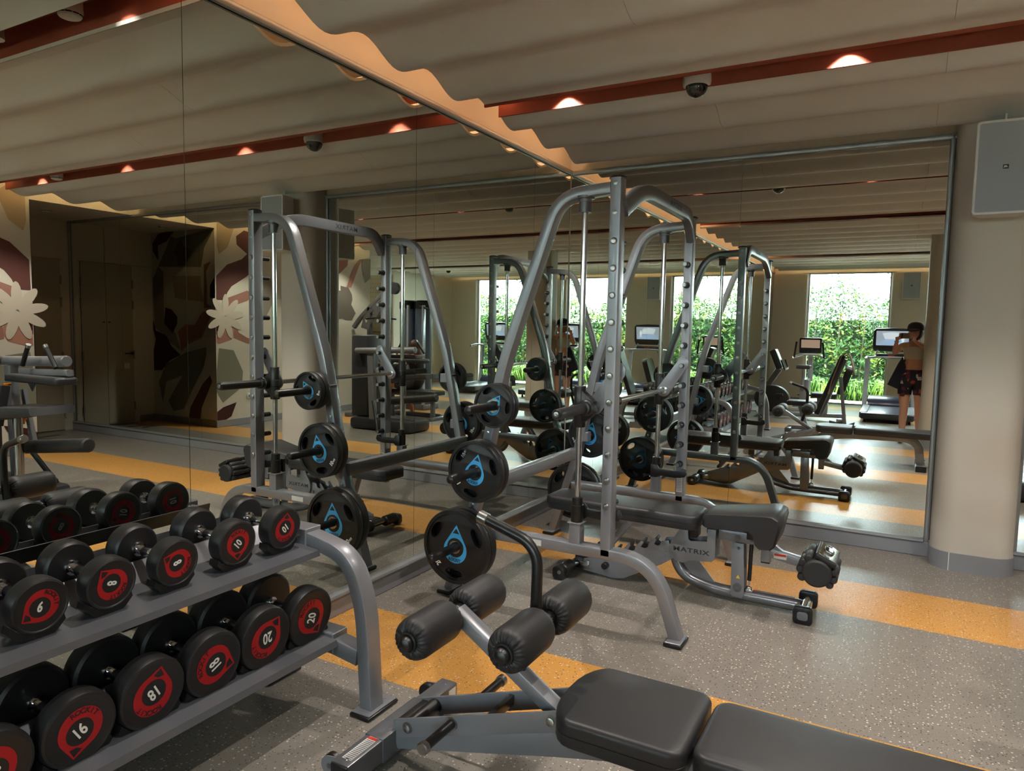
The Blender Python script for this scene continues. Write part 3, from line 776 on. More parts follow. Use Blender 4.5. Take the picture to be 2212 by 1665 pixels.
# label plates on the far side
MB().b2((1.2255-0.003, YF-0.028, 0.47), (1.2255, YF+0.018, 0.60)).b2((1.235, YF-0.0395, 0.43), (1.272, YF-0.0378, 0.57)).build('warning_label', WARN, SM)
mb = MB()
for k in range(12): mb.b2((1.238, YF-0.0402, 0.438+0.0105*k), (1.269, YF-0.0396, 0.442+0.0105*k))
mb.build('label_lines', GREYPL, SM, smooth=0)
MB().b2((1.02-0.22, YN-0.0392, 0.362), (1.02-0.12, YN-0.0378, 0.392)).build('warning_label', WARN, SM)
# barbell and its carriages (ride on the rods)
BX, BZ = 1.135, 1.108
bar = MB().cyl((BX, -2.17, BZ), (BX, -0.91, BZ), 0.0145, 20).build('bar', CHROME, SM)
for y, s in ((YN, -1), (YF, 1)):
    MB().lathe([(0.028, -0.105), (0.031, -0.10), (0.031, -0.02), (0.0335, -0.018), (0.0335, 0.02), (0.031, 0.022), (0.031, 0.10), (0.028, 0.105), (0.016, 0.105)], (1.083, y, BZ), (0, 0, 1), 24).build('carriage', PLAST, SM)
    MB().prism([(1.08, 0.06), (1.10, 0.085), (1.135, 0.055), (1.165, 0.03), (1.172, -0.02), (1.15, -0.05), (1.10, -0.085), (1.08, -0.06)], (0, y, BZ), (1, 0, 0), (0, 0, 1), 0.05, bev=0.004).build('carriage_block', PLAST, SM)
    sl = MB().lathe([(0.041, 0.0), (0.041, 0.03), (0.035, 0.034), (0.035, 0.055), (0.0255, 0.058), (0.0255, 0.355), (0.021, 0.362), (0, 0.362)], (BX, y+s*0.03, BZ), (0, s, 0), 28).build('sleeve', PLAST, SM)
    MB().lathe([(0.013, 0.362), (0.013, 0.365), (0.006, 0.366), (0, 0.363)], (BX, y+s*0.03, BZ), (0, s, 0), 16).build('sleeve_bolt', BOLT, SM)
    # turning hook: triangular plate up to a peg
    yy = y-s*0.075
    pl = [(BX+0.044*math.cos(a), BZ+0.044*math.sin(a)) for a in [math.radians(d) for d in range(165, 345, 15)]] + [(1.292, BZ+0.165), (1.294, BZ+0.195), (1.276, BZ+0.222), (1.25, BZ+0.228), (1.226, BZ+0.212), (1.216, BZ+0.185)]
    MB().prism(pl, (0, yy, 0), (1, 0, 0), (0, 0, 1), 0.010, bev=0.0015).build('bar_hook', STEEL, SM)
    MB().lathe([(0.026, -0.012), (0.028, 0), (0.026, 0.012), (0.015, 0.014), (0.015, 0.04)], (BX, yy, BZ), (0, -s, 0), 24).build('bar_bushing', CHROME, SM)

# ---------------------------------------------------------------- weight plates
def ellipse_arc(R0, R1, a, da, n=9):
    """slot-like hand hole between radii R0 and R1 around angle a"""
    out = []
    rm, hr = (R0+R1)/2, (R1-R0)/2
    for i in range(26):
        t = 2*PI*i/26
        rr = rm + hr*math.sin(t)
        aa = a + da*math.cos(t)
        out.append((rr*math.cos(aa), rr*math.sin(aa)))
    return out
def plate_proto(R, T, num, small=None):
    """lying in the x-z plane of its own frame, axis along y; printed on both faces"""
    t = thing('weight_plate', 'x', 'weight plate')
    holes = [ellipse_arc(R*0.60, R*0.85, PI/2+PI/3+2*PI/3*k, 0.36) for k in range(3)]
    b = MB()
    b.prism(circ(R*0.93, 56), (0, 0, 0), (1, 0, 0), (0, 0, 1), T*0.62, bev=0.002, holes=holes+[circ(0.0265, 20)])
    b.lathe([(R*0.885, -T*0.30), (R*0.895, -T*0.5), (R*0.985, -T*0.5), (R, -T*0.36), (R, T*0.36), (R*0.985, T*0.5), (R*0.895, T*0.5), (R*0.885, T*0.30)], (0, 0, 0), (0, -1, 0), 64)
    for h in holes:   # raised lip round every hand hole
        big = [(x*1.0, z*1.0) for x, z in h]
        cx = sum(p[0] for p in h)/len(h); cz = sum(p[1] for p in h)/len(h)
        big = [(cx+(x-cx)*1.10, cz+(z-cz)*1.10) for x, z in h]
        b.prism(big, (0, 0, 0), (1, 0, 0), (0, 0, 1), T*0.76, bev=0.0015, holes=[h])
    b.build('disc', RUBBER, t)
    MB().lathe([(0.0262, -T*0.42), (0.036, -T*0.42), (0.036, T*0.42), (0.0262, T*0.42), (0.0262, -T*0.42)], (0, 0, 0), (0, -1, 0), 32).build('hub_ring', CHROMED, t)
    for s in (-1, 1):     # -1 is the face towards -y
        yf = s*(T*0.31)
        U = (1, 0, 0) if s < 0 else (-1, 0, 0)
        k = R/0.205
        off = lambda e: (0, yf+s*e, 0)
        e = MB().prism([(x, z-0.018*k) for x, z in teardrop(0.073*k, 0.140*k, 0, 40, 1)], off(0.0006), U, (0, 0, 1), 0.0006, holes=[[(x, z-0.004*k) for x, z in circ(0.053*k, 36)], [(-0.021*k, 0.074*k), (0.021*k, 0.074*k), (0, 0.103*k)]]).build('emblem', BLUE, t, smooth=0)
        mb = MB(); put_text(mb, 'ROCKIT', (0, yf+s*0.0012, -0.073*k), U, (0, 0, 1), 0.024*k, bold=0.0006*k, sx=0.9)
        mb.build('lettering', INKB, e, smooth=0)
        mb = MB()
        q = Vector(U)*math.cos(PI*1.25)*R*0.73 + Vector((0, 0, 1))*math.sin(PI*1.25)*R*0.73
        a = PI*1.25-PI/2+PI*0.0
        UU = Vector(U)*math.cos(a)+Vector((0, 0, 1))*math.sin(a); WW = Vector((0, 0, 1))*math.cos(a)-Vector(U)*math.sin(a)
        put_text(mb, num, Vector(q)+Vector((0, yf+s*0.0012, 0)), UU, WW, 0.040*k**0.7, bold=0.0012, sx=0.85)
        put_text(mb, 'KG', Vector(q)+UU*(0.034*k**0.7*(1 if len(num) > 1 else 0.7))+WW*0.006+Vector((0, yf+s*0.0012, 0)), UU, WW, 0.018*k**0.7, bold=0.0006)
        mb.build('number', WHITEP, t, smooth=0)
    return t
def place_plate(proto, first, x, y, z, ang, label, group=None):
    o = proto if first else copy_tree(proto)
    o.location = (x, y, z); o.rotation_euler = (0, ang, 0)
    ORG[o.name] = V(x, y, z)
    tag(o, label, 'weight plate', group)
    return o
p20 = plate_proto(0.205, 0.050, '20'); p10 = plate_proto(0.166, 0.042, '10'); p5 = plate_proto(0.117, 0.034, '5')
r5, r10, r20 = [(HORNS[i]) for i in range(3)]
y0 = YN-0.052
def rad(d): return math.radians(d)
place_plate(p5, True, r5[0], y0-0.075, r5[1], rad(34), '5 kg black rubber plate on the top near horn, outer of the pair')
place_plate(p5, False, r5[0], y0-0.035, r5[1], rad(-60), '5 kg black rubber plate on top near horn, inner of the pair')
place_plate(p10, True, r10[0], y0-0.085, r10[1], rad(12), '10 kg black rubber plate with tilted emblem on middle near horn, outer one')
place_plate(p10, False, r10[0], y0-0.040, r10[1], rad(80), '10 kg black rubber plate on the middle near horn, inner one behind its twin')
place_plate(p20, True, r20[0], y0-0.085, r20[1], rad(3), '20 kg large plate, upright blue emblem, lowest near horn, outer one')
place_plate(p20, False, r20[0], y0-0.030, r20[1], rad(-95), '20 kg large black plate on the lowest near horn, inner one behind its twin')
y1 = YF+0.052
place_plate(p5, False, r5[0], y1+0.035, r5[1], rad(120), '5 kg black plate on the top far horn, inner one beside the frame')
place_plate(p5, False, r5[0], y1+0.075, r5[1], rad(50), '5 kg black plate on the top far horn, outer one facing the end mirror')
place_plate(p10, False, r10[0], y1+0.035, r10[1], rad(15), '10 kg plate on the middle far horn, inner one, blue arc showing')
place_plate(p10, False, r10[0], y1+0.085, r10[1], rad(-115), '10 kg black plate on the middle far horn, outer one facing the end mirror')
place_plate(p20, False, r20[0], y1+0.030, r20[1], rad(10), '20 kg large plate on lowest far horn, behind the bench head')
place_plate(p20, False, r20[0], y1+0.085, r20[1], rad(25), '20 kg large black plate on the lowest far horn, outer one facing the end mirror')

# ================================================================= dumbbell rack
RK = thing('dumbbell_rack', 'two-tier silver dumbbell rack with arched end legs along the left mirror', 'rack', (0.45, -4.6, 0))
RY0, RY1 = -3.475, -5.86
def tray(name, prof, y0, y1):
    return MB().sheet(prof, (0, y0, 0), y0-y1, th=0.005).build(name, STEELD, RK, smooth=0.3)
tt = tray('upper_tray', [(0.115, 0.712), (0.125, 0.662), (0.245, 0.650), (0.250, 0.650), (0.262, 0.690), (0.268, 0.690), (0.330, 0.636), (0.336, 0.634), (0.530, 0.612), (0.534, 0.590)], RY0, RY1)
tl = tray('lower_tray', [(0.205, 0.372), (0.215, 0.322), (0.335, 0.310), (0.345, 0.345), (0.352, 0.345), (0.415, 0.292), (0.620, 0.268), (0.626, 0.244)], RY0, RY1)
for y, s in ((-3.435, 1), (-5.90, -1)):
    a = MB().sweep([(0.345, y, 0.645), (0.47, y, 0.640), (0.66, y, 0.60), (0.735, y, 0.42), (0.762, y, 0.012)], 0.075, 0.058, (0, 1, 0), rc=0.006, fil=[0, 0.05, 0.15, 0.16, 0], seg=10)
    a.build('arched_leg', STEEL, RK)
    MB().sweep([(0.235, y-0.02*s, 0.012), (0.215, y-0.02*s, 0.62)], 0.075, 0.055, (0, 1, 0), rc=0.006).build('rear_leg', STEEL, RK)
    MB().sweep([(0.215, y-0.02*s, 0.275), (0.50, y, 0.245), (0.715, y, 0.215)], 0.075, 0.065, (0, 1, 0), rc=0.006).build('cross_tube', STEEL, RK)
    MB().sweep([(0.19, y-0.02*s, 0.648), (0.40, y-0.02*s, 0.635)], 0.075, 0.055, (0, 1, 0), rc=0.006).build('cross_tube', STEEL, RK)
    MB().b2((0.30, y-0.043, 0.598), (0.458, y+0.043, 0.684), 0.003, 1).build('joint_plate', STEEL, RK)
    MB().b2((0.455, y-0.043, 0.205), (0.60, y+0.043, 0.286), 0.003, 1).build('joint_plate', STEEL, RK)
    bolts(RK, [(0.42, y-0.043, 0.655), (0.57, y-0.043, 0.26)], (0, -1, 0), HEXB)
    bolts(RK, [(0.37, y, 0.684)], (0, 0, 1), HEXB)
    for x in (0.235, 0.762):
        ft = MB().b2((x-0.050, y-0.075, 0.0), (x+0.050, y+0.105, 0.016), 0.008).build('rubber_foot', PLAST, RK)
        MB().b2((x-0.043, y-0.068, 0.015), (x+0.043, y+0.098, 0.022), 0.003, 1).cyl((x+0.01, y+0.07, 0.0215), (x+0.01, y+0.07, 0.0235), 0.006, 10).build('foot_plate', STEEL, ft)
PITCH = 0.2185
def saddle(x, y, z, R, w=0.05, tilt=0.0):
    """curved black cradle under one dumbbell head"""
    out = []
    for k in range(13):
        a = PI*1.5-0.98+1.96*k/12
        out.append((y+(R+0.003)*math.cos(a), z+(R+0.003)*math.sin(a)))
    zb = z-R-0.016
    out += [(y+R*0.93, zb+R*0.38), (y+R*0.62, zb+0.004), (y+R*0.5, zb), (y-R*0.5, zb), (y-R*0.62, zb+0.004), (y-R*0.93, zb+R*0.38)]
    return MB().prism(out, (x, 0, 0), (0, 1, 0), (0, 0, 1), w, bev=0.0)

def dumbbell_proto(R, T, L, num):
    """axis along x, centre at origin; L overall length"""
    t = thing('dumbbell', 'x', 'dumbbell')
    g = L/2-T
    h = MB().lathe([(0.0135, -g), (0.0135, -g+0.012), (0.0160, -g+0.016), (0.0175, 0), (0.0160, g-0.016), (0.0135, g-0.012), (0.0135, g)], (0, 0, 0), (1, 0, 0), 24)
    h.build('handle', CHROME, t)
    heads = []
    for s in (1, -1):
        b = MB()
        b.lathe([(0.0, -T/2), (R*0.30, -T/2), (R*0.90, -T/2+0.004), (R*0.985, -T/2+0.012), (R, -T/2+0.018), (R, T/2-0.014), (R*0.965, T/2-0.003), (R*0.90, T/2), (R*0.86, T/2-0.0025), (0, T/2-0.0025)], (0, 0, 0), (1, 0, 0), 56)
        hd = b.build('head', RUBBER, t)
        hd.location = (s*(g+T/2), 0, 0)
        MB().lathe([(0.0135, -T/2-0.010), (0.0235, -T/2-0.008), (0.0255, -T/2-0.001), (0.0255, -T/2+0.001)], (0, 0, 0), (1, 0, 0), 24).build('collar', CHROME, hd)
        xf = T/2-0.0025
        e = MB().prism([(p[0], p[1]-0.0*R) for p in teardrop(R*0.585, R*0.80, R*0.04, 40, -1)], (xf+0.0004, 0, 0), (0, 1, 0), (0, 0, 1), 0.0006,
                       holes=[circ(R*0.365, 36, 0, -R*0.04), [(-R*0.17, -R*0.50), (0, -R*0.705), (R*0.17, -R*0.50), (R*0.0, -R*0.445)]]).build('emblem', RED, hd, smooth=0)
        mb = MB()
        for i, ch in enumerate('ROCKIT'):
            a = PI/2+(2.5-i)*0.27
            c = Vector((xf+0.0010, R*0.495*math.cos(a), R*0.495*math.sin(a)+R*0.02))
            put_text(mb, ch, c, (0, math.sin(a), -math.cos(a)), (0, math.cos(a), math.sin(a)), R*0.20, bold=0.0006)
        mb.build('lettering', DARKP, e, smooth=0)
        a = PI/4
        mb = MB(); put_text(mb, num, (xf+0.0006, R*0.0, -R*0.04), (0, math.cos(a), math.sin(a)), (0, -math.sin(a), math.cos(a)), R*0.50, bold=0.0012, sx=0.72)
        mb.build('number', WHITEP, hd, smooth=0)
        heads.append(hd)
        if s < 0: hd.rotation_euler = (0, 0, PI)
    return t
def place_db(proto, first, x, y, z, rf, rr, label, tilt=rad(3.5)):
    o = proto if first else copy_tree(proto)
    o.location = (x, y, z); o.rotation_euler = (0, tilt, 0)
    tag(o, label, 'dumbbell', 'dumbbells on the rack')
    hs = [c for c in o.children if c.name.startswith('head')]
    for h in hs:
        if h.location.x > 0: h.rotation_euler = (rf, 0, 0)
        else: h.rotation_euler = Euler((rr, 0, 0)).to_matrix().to_4x4().to_3x3().to_euler() if False else (Matrix.Rotation(PI, 3, 'Z') @ Matrix.Rotation(rr, 3, 'X')).to_euler()
    return o
LT, LB = 0.275, 0.300
pr = {6: dumbbell_proto(0.0775, 0.062, LT, '6'), 8: dumbbell_proto(0.0785, 0.066, LT, '8'), 10: dumbbell_proto(0.081, 0.070, LT, '10'),
      16: dumbbell_proto(0.105, 0.070, LB, '16'), 18: dumbbell_proto(0.109, 0.074, LB, '18'), 20: dumbbell_proto(0.1125, 0.078, LB, '20')}
RR = {6: 0.0775, 8: 0.0785, 10: 0.081, 16: 0.105, 18: 0.109, 20: 0.1125}
used = set()
top_row = [(10, 171, 'number upside down, nearest the arched leg, top tier', 218), (10, 0, 'number upright, second from the arched leg on the top tier', 60), (8, 240, 'third from the arched leg on the top tier', 170), (8, 214, 'sideways number, fourth from the arched leg on the top tier', 100), (6, -57, 'number upright, fifth on the top tier at the left edge', 20)]
top_row += [(6, 40, 'sixth from the arched leg on the top tier', 200)] + [(6, 100+30*i, '%s from the arched leg on the top tier' % ('seventh', 'eighth', 'ninth', 'tenth')[i], 40*i) for i in range(4)]
bot_row = [(20, 28, 'number sideways, nearest the arched leg on the lower tier', 30), (20, 139, 'number tilted back, second from the arched leg on the lower tier', 100), (18, 71, 'sideways number, third from the arched leg on the lower tier', 200), (18, 163, 'number upside down, fourth from the arched leg on the lower tier', 10), (16, -14, 'number upright, fifth on the lower tier in the bottom left corner', 80), (16, 30, 'cut off by the bottom left corner, red print showing', 90)]
bot_row += [(16, 100+30*i, '%s from the arched leg on the lower tier' % ('seventh', 'eighth', 'ninth', 'tenth')[i], 40*i) for i in range(4)]
for rowi, (lst, xf, L, ztray, y_first) in enumerate(((top_row, 0.470, LT, 0.716, -3.592), (bot_row, 0.563, LB, 0.372, -3.550))):
    for k, (n, rf, lab, rr) in enumerate(lst):
        R = RR[n]; y = y_first-PITCH*k-(0.02 if (rowi == 0 and k in (2, 3)) else 0)
        z = ztray + (0.0085 if rowi == 0 else 0.009) + (R-(0.0795 if rowi == 0 else 0.1105))*0.8
        if y < RY1+0.05: continue
        place_db(pr[n], n not in used, xf-L/2, y, z, rad(rf), rad(rr), '%d kg black dumbbell, %s' % (n, lab))
        used.add(n)
        sl = math.tan(rad(3.5))
        for sx in (xf-0.040, xf-L+0.035):
            zz = z-(sx-(xf-L/2))*sl
            saddle(sx, y, zz, R, 0.045).build('saddle', PLAST, tt if rowi == 0 else tl, smooth=0.3)

# ================================================================= helpers for benches
def roller(parent, x, z, y0, y1, r, name='foam_roller', m=VINYLD):
    """foam roller along y, gathered cover at both ends"""
    L = abs(y1-y0); rnd = random.Random(int(abs(y0)*1000))
    ph = [rnd.uniform(0, 6.28) for _ in range(4)]
    pr = [(r*0.36, 0.004), (r*0.50, -0.001), (r*0.62, 0.000), (r*0.74, 0.003), (r*0.86, 0.009), (r*0.95, 0.020), (r, 0.036), (r, L/2), (r, L-0.036), (r*0.95, L-0.020), (r*0.86, L-0.009), (r*0.74, L-0.003), (r*0.62, L), (r*0.50, L+0.001), (r*0.36, L-0.004)]
    def fold(rr, h, t):
        k = max(0, 1-abs(rr/r-0.70)/0.32)
        w = math.sin(26*t+ph[0])+0.6*math.sin(17*t+ph[1])
        d = 0.0026*k*w
        return (h+(d if h < L/2 else -d), rr*(1+0.008*k*math.sin(13*t+ph[2])))
    o = MB().lathe(pr, (x, y0, z), (0, (y1-y0), 0), 104, fold=fold).build(name, m, parent, smooth=1.0)
    return o
def roller_cap(parent, x, z, y, s, r):
    MB().lathe([(r*0.47, 0.0), (r*0.47, 0.006), (r*0.42, 0.009), (r*0.34, 0.008), (r*0.34, 0.014), (r*0.27, 0.022), (r*0.12, 0.027), (0, 0.028)], (x, y, z), (0, s, 0), 32).build('end_cap', PLAST, parent)

# ================================================================= front decline bench
FB = thing('decline_bench', 'flat black-padded decline bench with four foam rollers in the foreground', 'bench', (1.9, -3.6, 0))
yc = -3.60
cb = MB().sweep([(0.995, -3.868, 0.062), (0.995, -3.245, 0.062)], 0.072, 0.080, (1, 0, 0), rc=0.005).build('crossbar', STEELD, FB)
MB().b2((0.955, -3.700, 0.019), (1.035, -3.420, 0.106), 0.004).build('sleeve', STEELD, cb)
for y, s in ((-3.868, -1), (-3.245, 1)):
    MB().b2((0.961, y, 0.026), (1.029, y+s*0.006, 0.098), 0.004).build('end_cap', PLAST, cb)
    MB().cyl((0.925, y-s*0.035, 0.055), (0.925, y-s*0.060, 0.055), 0.036, 28, ch=0.004).build('wheel', PLAST, cb)
    MB().prism([(0.96, 0.03), (0.96, 0.095)] + [(0.923+0.034*math.cos(a), 0.055+0.034*math.sin(a)) for a in [PI/2+PI*k/10 for k in range(11)]], (0, y-s*0.030, 0), (1, 0, 0), (0, 0, 1), 0.005).build('wheel_bracket', STEEL, cb)
    MB().lathe([(0.009, 0), (0.009, 0.003), (0.005, 0.003), (0.005, 0.008), (0, 0.008)], (0.923, y-s*0.027, 0.055), (0, s, 0), 8).lathe([(0.006, 0), (0.005, 0.002), (0, 0.003)], (1.0, y-s*0.03, 0.102), (0, 0, 1), 8).build('axle_bolt', BOLT, cb)
MB().b2((0.978, -3.838, 0.1021), (1.016, -3.700, 0.1026)).build('warning_label', WARN, cb, smooth=0)
MB().b2((0.978, -3.716, 0.1026), (1.016, -3.702, 0.1030)).build('label_header', WARNR, cb, smooth=0)
mb = MB()
for k in range(14): mb.b2((0.981, -3.835+0.0085*k, 0.1026), (1.013, -3.8315+0.0085*k, 0.1029))
mb.build('label_lines', GREYPL, cb, smooth=0)
MB().b2((1.0312, -3.30, 0.03), (1.0318, -3.252, 0.09)).build('warning_label', WARN, cb, smooth=0)
# main spine
spine = MB().sweep([(1.03, yc, 0.080), (1.72, yc, 0.268), (1.98, yc, 0.322), (2.62, yc, 0.335), (2.735, yc, 0.27), (2.765, yc, 0.012)], 0.062, 0.088, (0, 1, 0), rc=0.006, fil=[0, 0.14, 0.1, 0.08, 0.1, 0], seg=8).build('spine', STEEL, FB)
mb = MB(); d = Vector((1.98-1.72, 0, 0.322-0.268)).normalized()
put_text(mb, 'MATRIX', (2.045, yc-0.0316, 0.318), (1, 0, 0.06), (-0.06, 0, 1), 0.040, bold=0.0009, sx=1.4, space=1.12)
mb.build('lettering', INK, spine, smooth=0)
ft = MB().b2((2.715, yc-0.25, 0.0), (2.815, yc+0.25, 0.06), 0.006).build('rear_foot', STEELD, FB)
for s in (-1, 1): MB().b2((2.712, yc+s*0.245, 0.0), (2.818, yc+s*0.262, 0.064), 0.006).build('end_cap', PLAST, ft)
# twin arms from the crossbar to the pivot
for y in (yc-0.080, yc+0.080):
    arm = MB().sweep([(1.075, y, 0.150), (1.675, y, 0.352)], 0.010, 0.062, (0, 1, 0), rc=0.002).build('side_arm', STEEL, FB)
    s = -1 if y < yc else 1
    bolts(arm, [(1.125, y+s*0.005, 0.168), (1.648, y+s*0.005, 0.346)], (0, s, 0), [(0.019, 0), (0.019, 0.003), (0.013, 0.003), (0.013, 0.008), (0.006, 0.011), (0, 0.011)], 20)
    g = MB().cyl((1.300, y+s*0.004, 0.235), (1.300, y+s*0.145, 0.235), 0.0155, 20).build('grip', PLAST, FB)
    MB().cyl((1.300, y+s*0.145, 0.235), (1.300, y+s*0.168, 0.235), 0.0195, 24, ch=0.003).build('grip_cap', BOLT, g)
    MB().cyl((1.300, y+s*0.004, 0.235), (1.300, y+s*0.010, 0.235), 0.022, 24).build('grip_collar', BOLT, g)
MB().b2((1.07, yc-0.078, 0.148), (1.10, yc+0.078, 0.176), 0.003).build('arm_spacer', PLAST, FB)
MB().b2((1.42, yc-0.075, 0.262), (1.44, yc+0.075, 0.296), 0.003).build('arm_spacer', PLAST, FB)
MB().cyl((1.125, yc-0.078, 0.168), (1.125, yc+0.078, 0.168), 0.026, 20).build('pivot_tube', PLAST, FB)
# brackets under the seat
MB().b2((1.62, yc-0.07, 0.30), (1.70, yc+0.07, 0.345), 0.004).b2((1.72, yc-0.028, 0.30), (2.00, yc+0.028, 0.35), 0.004).b2((2.12, yc-0.028, 0.335), (2.70, yc+0.028, 0.352), 0.004).build('pad_rail', STEEL, FB)
# roller post and curved handle
MB().sweep([(1.655, yc, 0.318), (1.262, yc, 0.568)], 0.058, 0.042, (0, 1, 0), rc=0.005).build('roller_post', STEEL, FB)
MB().tube([(1.495, yc, 0.42), (1.548, yc, 0.60), (1.552, yc, 0.835), (1.352, yc, 0.895)], 0.0175, fil=0.075).build('curved_handle', PLAST, FB)
MB().cyl((1.372, yc, 0.889), (1.338, yc, 0.899), 0.0200, 24, ch=0.003).build('handle_tip', BOLT, FB)
RX = ((1.252, 0.558, 0.066), (1.578, 0.602, 0.066))
for x, z, r in RX:
    MB().cyl((x, yc-0.245, z), (x, yc+0.245, z), 0.0125, 18).lathe([(0.024, -0.036), (0.026, -0.030), (0.026, 0.030), (0.024, 0.036), (0, 0.036)], (x, yc, z), (0, 1, 0), 28).build('axle', CHROME, FB)
    for s in (-1, 1):
        ro = roller(FB, x, z, yc+s*0.034, yc+s*0.252, r)
        roller_cap(ro, x, z, yc+s*0.252, s, r)
# pads
def seat_outline(x0, x1, hw, r):
    out = []
    for k in range(13):
        a = PI/2+PI*k/12
        out.append((x0+0.075+0.085*math.cos(a)*1.0, (hw-0.045)*math.sin(a)*1.0+0.045*math.copysign(abs(math.sin(a))**0.5, math.sin(a))))
    for cy, a0 in ((-hw+r, -PI/2), (hw-r, 0)):
        for k in range(6):
            a = a0+PI/2*k/5; out.append((x1-r+r*math.cos(a), cy+r*math.sin(a)))
    return out
MB().pad([(x, y+yc) for x, y in seat_outline(1.672, 2.062, 0.182, 0.045)], (0, 0, 0.342), (1, 0, 0), (0, 1, 0), 0.080, r=0.017).build('seat_pad', VINYL, FB, smooth=0.8)
MB().pad([(x, y+yc) for x, y in rrect(2.074, -0.162, 3.02, 0.162, 0.05)], (0, 0, 0.346), (1, 0, 0), (0, 1, 0), 0.078, r=0.017).build('back_pad', VINYL, FB, smooth=0.8)

# ================================================================= adjustable bench inside the smith machine
AB = thing('adjustable_bench', 'black-padded adjustable bench standing inside the smith machine', 'bench', (1.45, -1.53, 0))
yb = -1.53
MB().pad([(x, y+yb) for x, y in ((0.63, -0.10), (0.66, -0.125), (0.72, -0.135), (1.50, -0.150), (1.54, -0.14), (1.562, -0.11), (1.562, 0.11), (1.54, 0.14), (1.50, 0.150), (0.72, 0.135), (0.66, 0.125), (0.63, 0.10))], (0, 0, 0.400), (1, 0, 0), (0, 1, 0), 0.080, r=0.018).build('back_pad', VINYL, AB, smooth=0.8)
# seat: wedge pad folding down at the front
bmx = MB(); U = []
prof = [(1.588, 0.432), (1.602, 0.424), (1.852, 0.442), (1.868, 0.432), (1.880, 0.372), (1.900, 0.358), (1.955, 0.366), (1.975, 0.385), (1.998, 0.500), (1.992, 0.530), (1.965, 0.545), (1.93, 0.546), (1.615, 0.502), (1.594, 0.494)]
def hw(x): return 0.118+(x-1.588)/(1.99-1.588)*0.058
rings = []
for f, ins in ((-1, 0.010), (-1, 0.0), (1, 0.0), (1, 0.010)):
    cx = sum(p[0] for p in prof)/len(prof); cz = sum(p[1] for p in prof)/len(prof)
    ring = []
    for x, z in prof:
        d = Vector((cx-x, cz-z)); d = d.normalized()*(ins*0.9) if ins else Vector((0, 0))
        yy = f*(hw(x)-(0.0 if ins else 0.010))
        ring.append(bmx.bm.verts.new((x+d.x, yb+yy, z+d.y)))
    rings.append(ring)
for a, c in zip(rings[:-1], rings[1:]):
    for i in range(len(prof)):
        j = (i+1) % len(prof); bmx.bm.faces.new((a[i], a[j], c[j], c[i]))
bmx.bm.faces.new(rings[0]); bmx.bm.faces.new(list(reversed(rings[-1])))
bmx.build('seat_pad', VINYL, AB, smooth=0.9)
# pad rails
MB().sweep([(0.70, yb, 0.385), (1.47, yb, 0.385)], 0.05, 0.03, (0, 1, 0), rc=0.004).build('back_rail', STEEL, AB)
MB().b2((1.50, yb-0.05, 0.335), (1.545, yb+0.05, 0.402), 0.006).b2((1.60, yb-0.055, 0.375), (1.66, yb+0.055, 0.43), 0.006).b2((1.815, yb-0.06, 0.375), (1.862, yb+0.06, 0.425), 0.006).build('pad_block', PLAST, AB)
MB().b2((1.66, yb-0.035, 0.345), (1.90, yb+0.035, 0.405), 0.005).build('seat_rail', STEEL, AB)
# toothed ladder plates, strut
lad = [(0.865, 0.030), (1.05, 0.012), (1.12, 0.022), (1.35, 0.150), (1.425, 0.205), (1.385, 0.295), (1.345, 0.288), (1.335, 0.262), (1.318, 0.255), (1.300, 0.262), (1.312, 0.290), (1.300, 0.298), (1.268, 0.262), (1.262, 0.236), (1.242, 0.226), (1.222, 0.232), (1.236, 0.262), (1.224, 0.270), (1.190, 0.232), (1.184, 0.206), (1.164, 0.197), (1.146, 0.204), (1.158, 0.232), (1.146, 0.240), (1.112, 0.200), (1.104, 0.172), (1.085, 0.166), (1.068, 0.172), (1.078, 0.196), (1.066, 0.200), (1.03, 0.160), (0.90, 0.110), (0.865, 0.100)]
for y in (yb-0.045, yb+0.045): MB().prism(lad, (0, y, 0), (1, 0, 0), (0, 0, 1), 0.007, bev=0.001).build('ladder_plate', STEEL, AB)
bolts(AB, [(x, yb-0.0485, z) for x, z in ((0.905, 0.055), (1.20, 0.115), (1.375, 0.22), (1.145, 0.372))], (0, -1, 0), HEXB)
for y in (yb-0.033, yb+0.033): MB().sweep([(1.155, y, 0.385), (0.985, y, 0.165)], 0.008, 0.038, (0, 1, 0), rc=0.002).build('strut', STEEL, AB)
MB().cyl((0.99, yb-0.07, 0.175), (0.99, yb+0.07, 0.175), 0.010, 14).cyl((0.985, yb-0.10, 0.225), (0.985, yb-0.06, 0.205), 0.014, 16).build('pull_pin', PLAST, AB)
MB().cyl((1.01, yb-0.085, 0.085), (1.01, yb-0.045, 0.085), 0.020, 20, ch=0.003).build('pivot_knob', PLAST, AB)
# lettered side plate with a notch
sp = [(1.392, 0.262), (1.398, 0.225), (1.43, 0.192), (1.475, 0.185), (1.51, 0.205), (1.635, 0.218), (1.652, 0.235), (1.652, 0.402), (1.606, 0.402), (1.606, 0.330), (1.512, 0.318), (1.500, 0.330), (1.496, 0.396), (1.484, 0.412), (1.466, 0.412), (1.450, 0.398), (1.446, 0.370), (1.402, 0.300)]
for s in (-1, 1):
    pl = MB().prism(sp, (0, yb+s*0.056, 0), (1, 0, 0), (0, 0, 1), 0.008, bev=0.001).build('side_plate', STEEL, AB)
    MB().lathe([(0.016, 0), (0.016, 0.003), (0.009, 0.003), (0.009, 0.010), (0, 0.010)], (1.472, yb+s*0.060, 0.388), (0, s, 0), 6).build('bolt_heads', BOLT, pl)
    mb = MB(); put_text(mb, 'MATRIX', (1.518, yb+s*0.0605, 0.262), (-s, 0, 0), (0, 0, 1), 0.036, bold=0.0008, sx=1.45, space=1.12)
    mb.build('lettering', INK, pl, smooth=0)
